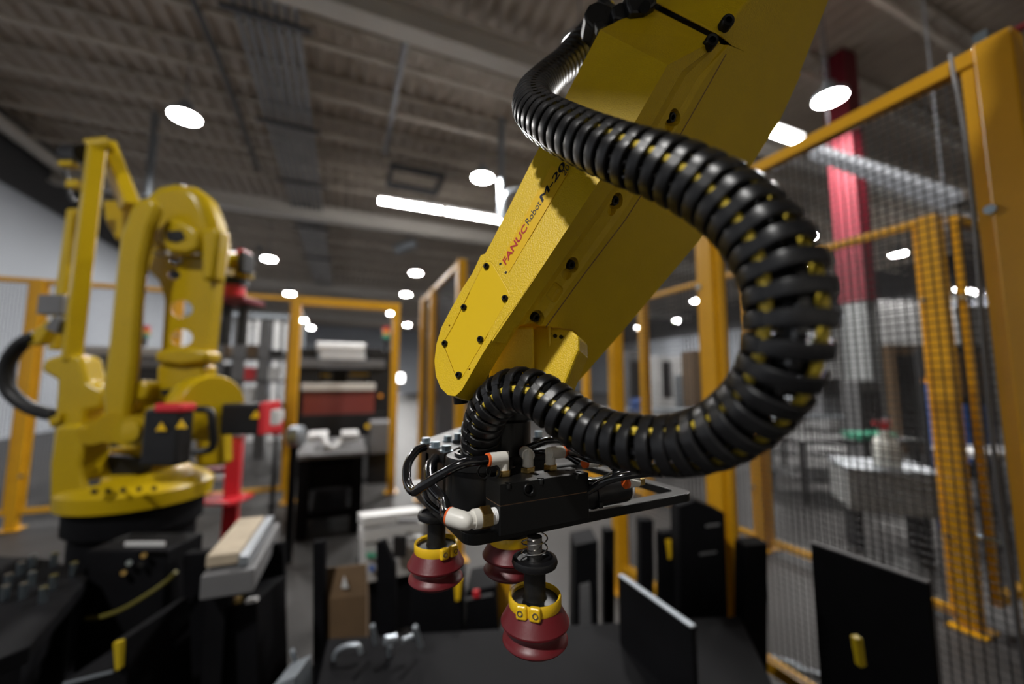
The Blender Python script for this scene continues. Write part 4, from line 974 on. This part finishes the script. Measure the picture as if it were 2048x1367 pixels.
MB().prism([P(682, 1175, 1.745), P(688, 1152, 1.753), P(697, 1175, 1.745)], LV*.004).build('white_mark', 'white_paint', c, 0)
cs_ = thing('bag_stand', Vector((*P(690, 1340, 1.8).xy, 0)), 'black shelf under the brown paper bag', 'shelf')
q = P(690, 1342, 1.8); MB().box((q.x-.16, q.y-.12, 0), (q.x+.16, q.y+.14, q.z-.02)).build('body', 'steel_black', cs_, 0)
black_plate(to_floor(625, 648, 1084, 1.72, 1082), 1.72, .03, 'thin black upright left of the paper bag', 'upright', 'post')
black_plate([(752, 1084), (768, 1080), (790, 1130), (790, 1600), (752, 1600)], 1.6, .03, 'slanted topped black upright in front of the white cartons', 'upright', 'post')
black_plate([(822, 1160), (925, 1150), (925, 1440), (815, 1440)], 1.6, .12, 'wide black column with yellow handle under the left suction cup', 'column_box', 'post', parts=[('handle', [(908, 1160), (923, 1158), (919, 1200), (911, 1202)], 1.58, .03, 'clamp_yellow'), ('blue_lamp', [(868, 1301), (876, 1300), (876, 1308), (868, 1309)], 1.59, .01, 'blue')])
black_plate([(932, 1182), (992, 1170), (1000, 1440), (930, 1440)], 1.62, .2, 'black cabinet with red button between the suction cups', 'cabinet', 'cabinet', parts=[('button', [(946, 1182), (958, 1180), (960, 1194), (946, 1196)], 1.61, .02, 'signal_red'), ('top_edge', [(928, 1196), (986, 1186), (986, 1191), (928, 1202)], 1.615, .01, 'machine_grey')])
black_plate([(992, 1130), (1024, 1128), (1024, 1440), (994, 1440)], 1.75, .05, 'yellow upright bar behind the front suction cup', 'yellow_bar', 'post', m='fence_yellow')
black_plate([(1000, 1262), (1060, 1262), (1060, 1440), (1000, 1440)], 1.62, .1, 'grey blue post below the front suction cup', 'grey_post', 'post', m='machine_grey')
# clamps and hoses on the bed at the bottom
hw = thing('clamp_fixture', G(720, 1330, .55), 'tangle of metal clamps and pale hose at the bottom centre', 'fixture')
MB().tube(spline([P(668, 1330, 1.3), P(672, 1305, 1.3), P(690, 1292, 1.3), P(715, 1290, 1.3), P(722, 1305, 1.3)]), .008, 8).build('hose', 'galv', hw)
for x0, y0, x1, y1, w in ((665, 1340, 715, 1330, .012), (745, 1250, 752, 1285, .012), (770, 1280, 792, 1276, .02), (780, 1290, 780, 1315, .012), (830, 1252, 842, 1292, .012), (585, 1300, 592, 1325, .01), (770, 1355, 820, 1342, .03), (805, 1280, 825, 1272, .012)):
    MB().cyl(P(x0, y0, 1.3), P(x1, y1, 1.32), w*.7, n=10).build('clamp_bar', 'galv', hw)
bed = thing('machine_bed', G(1000, 1330, 0), 'black machine bed filling the bottom of the picture', 'machine')
MB().prism([G(655, 1275, .50), G(1480, 1230, .50), G(1620, 1520, .50), G(600, 1520, .50)], -ZV*.08).build('bed_top', 'steel_black', bed, 0, bevel=.006)
MB().prism([G(670, 1300, .42), G(1460, 1260, .42), G(1560, 1500, .42), G(640, 1500, .42)], -ZV*.42).build('bed_base', 'steel_black', bed, 0)

# ------------------------------------------------------------------ black guides on the right
def vplate(px0, py0, px1, py1, h, label, th=.02, parts=(), edge='machine_grey'):
    a = G(px0, py0, h); b = G(px1, py1, h); b = Vector((a.x + (b.x-a.x)*.1, b.y, h))
    e = thing('guide_plate', Vector((a.x, a.y, 0)), label, 'plate')
    MB().obox(Vector((a.x, a.y, 0)), Vector((b.x-a.x, b.y-a.y, 0)), Vector((th, 0, 0)), ZV*h).build('plate', 'steel_black', e, 0, bevel=.002)
    MB().obox(a + ZV*.0005, b-a, Vector((th, 0, 0)), ZV*.006).build('edge_cap', edge, e, 0, bevel=.002)
    for nm, px, zz, t, mm in parts: MB().prism([P(x, y, zz) for x, y in px], LV*t).build(nm, mm, e, 0, bevel=.002)
    return e
vplate(1620, 1086, 1850, 1170, .80, 'large black guide plate with sloping pale top edge at the right', parts=[('handle', [(1712, 1278), (1726, 1276), (1734, 1332), (1722, 1336)], 1.12, .02, 'handle_yellow')])
vplate(1236, 1152, 1368, 1262, .72, 'black guide plate with bright sloping edge below the gripper plate', edge='galv')
black_plate(to_floor(1490, 1536, 1092, 1.62, 1086) , 1.62, .08, 'square black post right of the wide fence post', 'black_post', 'post')
black_plate([(1358, 1012), (1392, 1000), (1450, 1026), (1468, 1560), (1362, 1560)], 1.75, .1, 'tall black cabinet in front of the wide fence post', 'cabinet', 'cabinet', parts=[('handle', [(1412, 1050), (1440, 1046), (1440, 1051), (1412, 1055)], 1.745, .01, 'machine_grey'), ('handle', [(1400, 1106), (1434, 1102), (1434, 1106), (1400, 1111)], 1.745, .01, 'machine_grey')])
black_plate(to_floor(1280, 1308, 1040, 1.9), 1.9, .06, 'black post left of the slim yellow handled panel', 'black_post', 'post')
black_plate(to_floor(1320, 1358, 1066, 1.85, 1062), 1.85, .05, 'slim black panel with yellow handle under the gripper plate', 'steel_cabinet', 'cabinet', parts=[('handle', [(1332, 1080), (1348, 1078), (1348, 1112), (1338, 1120)], 1.84, .012, 'clamp_yellow')])
black_plate(to_floor(1208, 1230, 1060, 1.9), 1.9, .06, 'black post just left of the yellow post under the gripper', 'black_post', 'post')
black_plate([(1150, 1090), (1196, 1080), (1200, 1560), (1145, 1560)], 1.7, .15, 'dark box right of the front suction cup', 'black_box', 'box', parts=[('tube_guard', [(1160, 1170), (1180, 1165), (1184, 1275), (1160, 1285)], 1.69, .01, 'machine_grey')])
# spring loaded blue and silver bits at the lower right
for x, y, lab in ((1555, 1325, 'leftmost small metal fitting on the floor right of the square black post'), (1600, 1345, 'rightmost small metal fitting on the floor left of the large guide plate')):
    c = G(x, y, .02); e = thing('pipe_fitting', c, lab, 'fitting')
    MB().cyl(c + ZV*.012, c + ZV*.012 + RV*.08 - LV*.05, .018, n=10).build('body', 'galv', e)
    MB().cyl(c + ZV*.012 - RV*.02 + LV*.012, c + ZV*.012, .025, n=6).build('nut', 'galv', e, 0)

# ------------------------------------------------------------------ behind the right fences
gb = thing('grey_bin', P(1790, 1020, 3.4), 'grey ribbed container behind the mesh at the right', 'bin')
ga = P(1693, 934, 3.3); gb_ = P(1888, 956, 3.05)
dv = Vector((gb_.x-ga.x, gb_.y-ga.y, 0)); nv = Vector((dv.y, -dv.x, 0)).normalized()
if nv.dot(LV) < 0: nv.negate()
MB().obox(Vector((ga.x, ga.y, .35)), dv, nv*.5, ZV*(ga.z-.35)).build('body', 'grey_bin', gb, 0, bevel=.02)
MB().obox(Vector((ga.x, ga.y, ga.z-.03)) - dv*.01 - nv*.02, dv*1.02, nv*.54, ZV*.035).build('rim', 'galv', gb, 0, bevel=.006)
for i in range(9): MB().obox(Vector((ga.x, ga.y, .4)) + dv*(.06+i*.105) - nv*.015, dv*.03, nv*.016, ZV*(ga.z-.48)).build('rib', 'grey_bin', gb, 0, bevel=.004)
for t in (.1, .82): MB().obox(Vector((ga.x, ga.y, 0)) + dv*t + nv*.1, dv*.08, nv*.3, ZV*.35).build('leg', 'steel_black', gb, 0)
bo = Vector((ga.x, ga.y, ga.z+.005)) + dv*.55 + nv*.2
e = thing('spray_bottle', bo, 'white spray bottle with red trigger standing on the grey bin', 'bottle')
MB().lathe(bo, ZV, [(.085, 0), (.09, .01), (.09, .17), (.075, .21), (.035, .26), (.03, .30)], 28).build('body', 'bottle_white', e)
MB().lathe(bo + ZV*.30, ZV, [(.036, 0), (.036, .03), (.025, .04)], 20).build('cap', 'signal_red', e)
MB().cbox(bo + ZV*.352 - RV*.02, RV*.15, LV*.04, ZV*.03).build('trigger_head', 'signal_red', e, 0, bevel=.008)
MB().cbox(bo + ZV*.10 - LV*.088, RV*.09, LV*.01, ZV*.11).build('label_plate', 'wall_grey', e, 0)
bp_ = P(1868, 830, 3.9)
e = thing('blue_post', (bp_.x, bp_.y, 0), 'dark blue post beside the yellow corner post', 'post')
MB().cyl((bp_.x, bp_.y, 0), (bp_.x, bp_.y, P(1868, 765, 3.9).z), .055, n=16).build('shaft', 'blue', e); MB().cyl((bp_.x, bp_.y, P(1868, 765, 3.9).z), (bp_.x, bp_.y, P(1868, 755, 3.9).z), .06, n=16).build('cap', 'amber', e)
def bench(x0, x1, ytop, z, depth, m, label, name='work_bench', cat='bench'):
    a = P(x0, ytop, z); b = P(x1, ytop, z); e = thing(name, Vector((a.x, a.y, 0)), label, cat)
    MB().obox(a - ZV*.05, Vector((b.x-a.x, b.y-a.y, 0)), LV*depth, ZV*.05).build('top', m, e, 0, bevel=.005)
    for t in (.02, .94):
        for s in (.05, .9): MB().obox(Vector((*(a + (b-a)*t + LV*depth*s).xy, 0)), RV*.05, LV*.05, ZV*(a.z-.05)).build('leg', 'machine_black', e, 0)
    MB().obox(Vector((a.x, a.y, a.z*.35)), Vector((b.x-a.x, b.y-a.y, 0)), LV*depth, ZV*.03).build('shelf', 'machine_black', e, 0)
    return e, a, b
_, bk, _b = bench(1560, 1780, 832, 6.0, .8, 'galv', 'long pale topped bench behind the carrier loop')
bench(1600, 1850, 880, 4.6, .7, 'machine_black', 'black bench behind the spray bottle')
_, bl, _b = bench(1220, 1420, 822, 6.4, .8, 'galv', 'pale topped bench inside the carrier loop')
bench(1960, 2100, 905, 3.4, .4, 'white_paint', 'pale bench at the right edge behind the near post')
e = thing('green_tray', P(1755, 878, 4.6), 'green tray on the black bench behind the spray bottle', 'tray')
a = P(1722, 880, 4.62); MB().obox(a, RV*.42, LV*.25, ZV*.06).build('body', 'green', e, 0, bevel=.01); MB().obox(a + ZV*.06 - RV*.01 - LV*.01, RV*.44, LV*.27, ZV*.012).build('rim', 'green', e, 0)
def cabinet(x0, y0, x1, y1, z, th, m, label, name='cabinet', cat='cabinet', zb=0., parts=()):
    a = P(x0, y0, z); b = P(x1, y1, z); e = thing(name, Vector((a.x, a.y, zb)), label, cat)
    MB().obox(Vector((a.x, a.y, zb)), Vector((b.x-a.x, b.y-a.y, 0)), LV*th, ZV*(a.z-zb)).build('body', m, e, 0, bevel=.01)
    for i, (nm, fx0, fy0, fx1, fy1, mm) in enumerate(parts):
        d = Vector((b.x-a.x, b.y-a.y, 0)); o = Vector((a.x, a.y, zb + (a.z-zb)*fy0)) + d*fx0 - LV*.02
        MB().obox(o, d*(fx1-fx0), LV*.02, ZV*((a.z-zb)*(fy1-fy0))).build(nm, mm, e, 0, bevel=.003)
    return e
cabinet(1640, 640, 1710, 745, 12, .8, 'white_paint', 'tall white cabinet far behind the mesh, left of the grey one', parts=[('door', .05, .1, .48, .95, 'white_sheet'), ('door', .52, .1, .95, .95, 'white_sheet')])
cabinet(1713, 630, 1752, 745, 10.2, .6, 'grey_bin', 'tall grey cabinet far behind the red column', parts=[('door', .06, .1, .94, .95, 'machine_grey')])
cabinet(1757, 600, 1860, 740, 15, .8, 'white_paint', 'wide white cabinet far behind the mesh, by the corner post', parts=[('door', .04, .1, .48, .95, 'white_sheet'), ('door', .52, .1, .96, .95, 'white_sheet')])
cabinet(1785, 688, 1862, 745, 8, .6, 'cardboard', 'brown topped dark crate behind the mesh left of the corner post', 'crate', 'crate', parts=[('panel', .05, .1, .95, .9, 'machine_black')])
cabinet(1640, 755, 1700, 830, 6.2, .45, 'machine_grey', 'grey machine on the pale bench behind the carrier', 'bench_machine', 'machine', zb=bk.z+.001, parts=[('panel', .1, .5, .9, .95, 'machine_black')])
cabinet(1715, 760, 1772, 880, 5.5, .3, 'machine_grey', 'grey cabinet behind the mesh above the green tray', parts=[('door', .1, .1, .9, .9, 'machine_black')])
cabinet(1905, 690, 1985, 800, 6, .6, 'machine_black', 'dark cabinet behind the mesh right of the corner post', parts=[('door', .1, .1, .9, .55, 'blue'), ('panel', .1, .6, .9, .95, 'cardboard')])
cabinet(1905, 610, 2000, 685, 14, .6, 'white_paint', 'pale panel wall far right behind the mesh', parts=[('door', .1, .1, .9, .9, 'white_sheet')])
cabinet(1385, 700, 1416, 745, 7.2, .5, 'cardboard', 'brown carton stack inside the carrier loop beside the wide post', 'carton', 'carton', parts=[('tape', .45, .2, .55, 1, 'wood')])
cabinet(1258, 700, 1282, 815, 7.8, .4, 'machine_grey', 'grey upright cabinet inside the carrier loop, left', parts=[('door', .1, .1, .9, .9, 'machine_black')])
cabinet(1300, 712, 1370, 790, 8.5, .4, 'white_paint', 'pale machine panel inside the carrier loop', 'machine', 'machine', parts=[('panel', .35, .55, .6, .95, 'machine_black'), ('panel', .7, .3, .95, .8, 'galv')])
dq = P(1272, 800, 6.6); dq.z = bl.z
e = thing('blue_drum', dq, 'small blue drum on the bench inside the carrier loop', 'drum')
MB().lathe(dq, ZV, [(.08, 0), (.085, .02), (.085, .16), (.07, .18)], 20).build('shell', 'blue', e); MB().lathe(dq + ZV*.18, ZV, [(.07, 0), (.07, .015), (.03, .02)], 20).build('lid', 'blue', e)
e = thing('wall_opening', Vector((20, 30, 2)), 'white lit wall panels at the far right end of the hall', 'wall panel')
for i in range(5): MB().box((14+i*2.4, Y1-.1, .5), (16.2+i*2.4, Y1-.02, 4.6)).build('panel', 'white_sheet', e, 0)
cabinet(880, 590, 905, 860, 4.9, .3, 'machine_black', 'dark tall panel behind the fence left of the arm tip', 'panel', 'panel', parts=[('frame', .05, .02, .95, .98, 'duct_dark')])
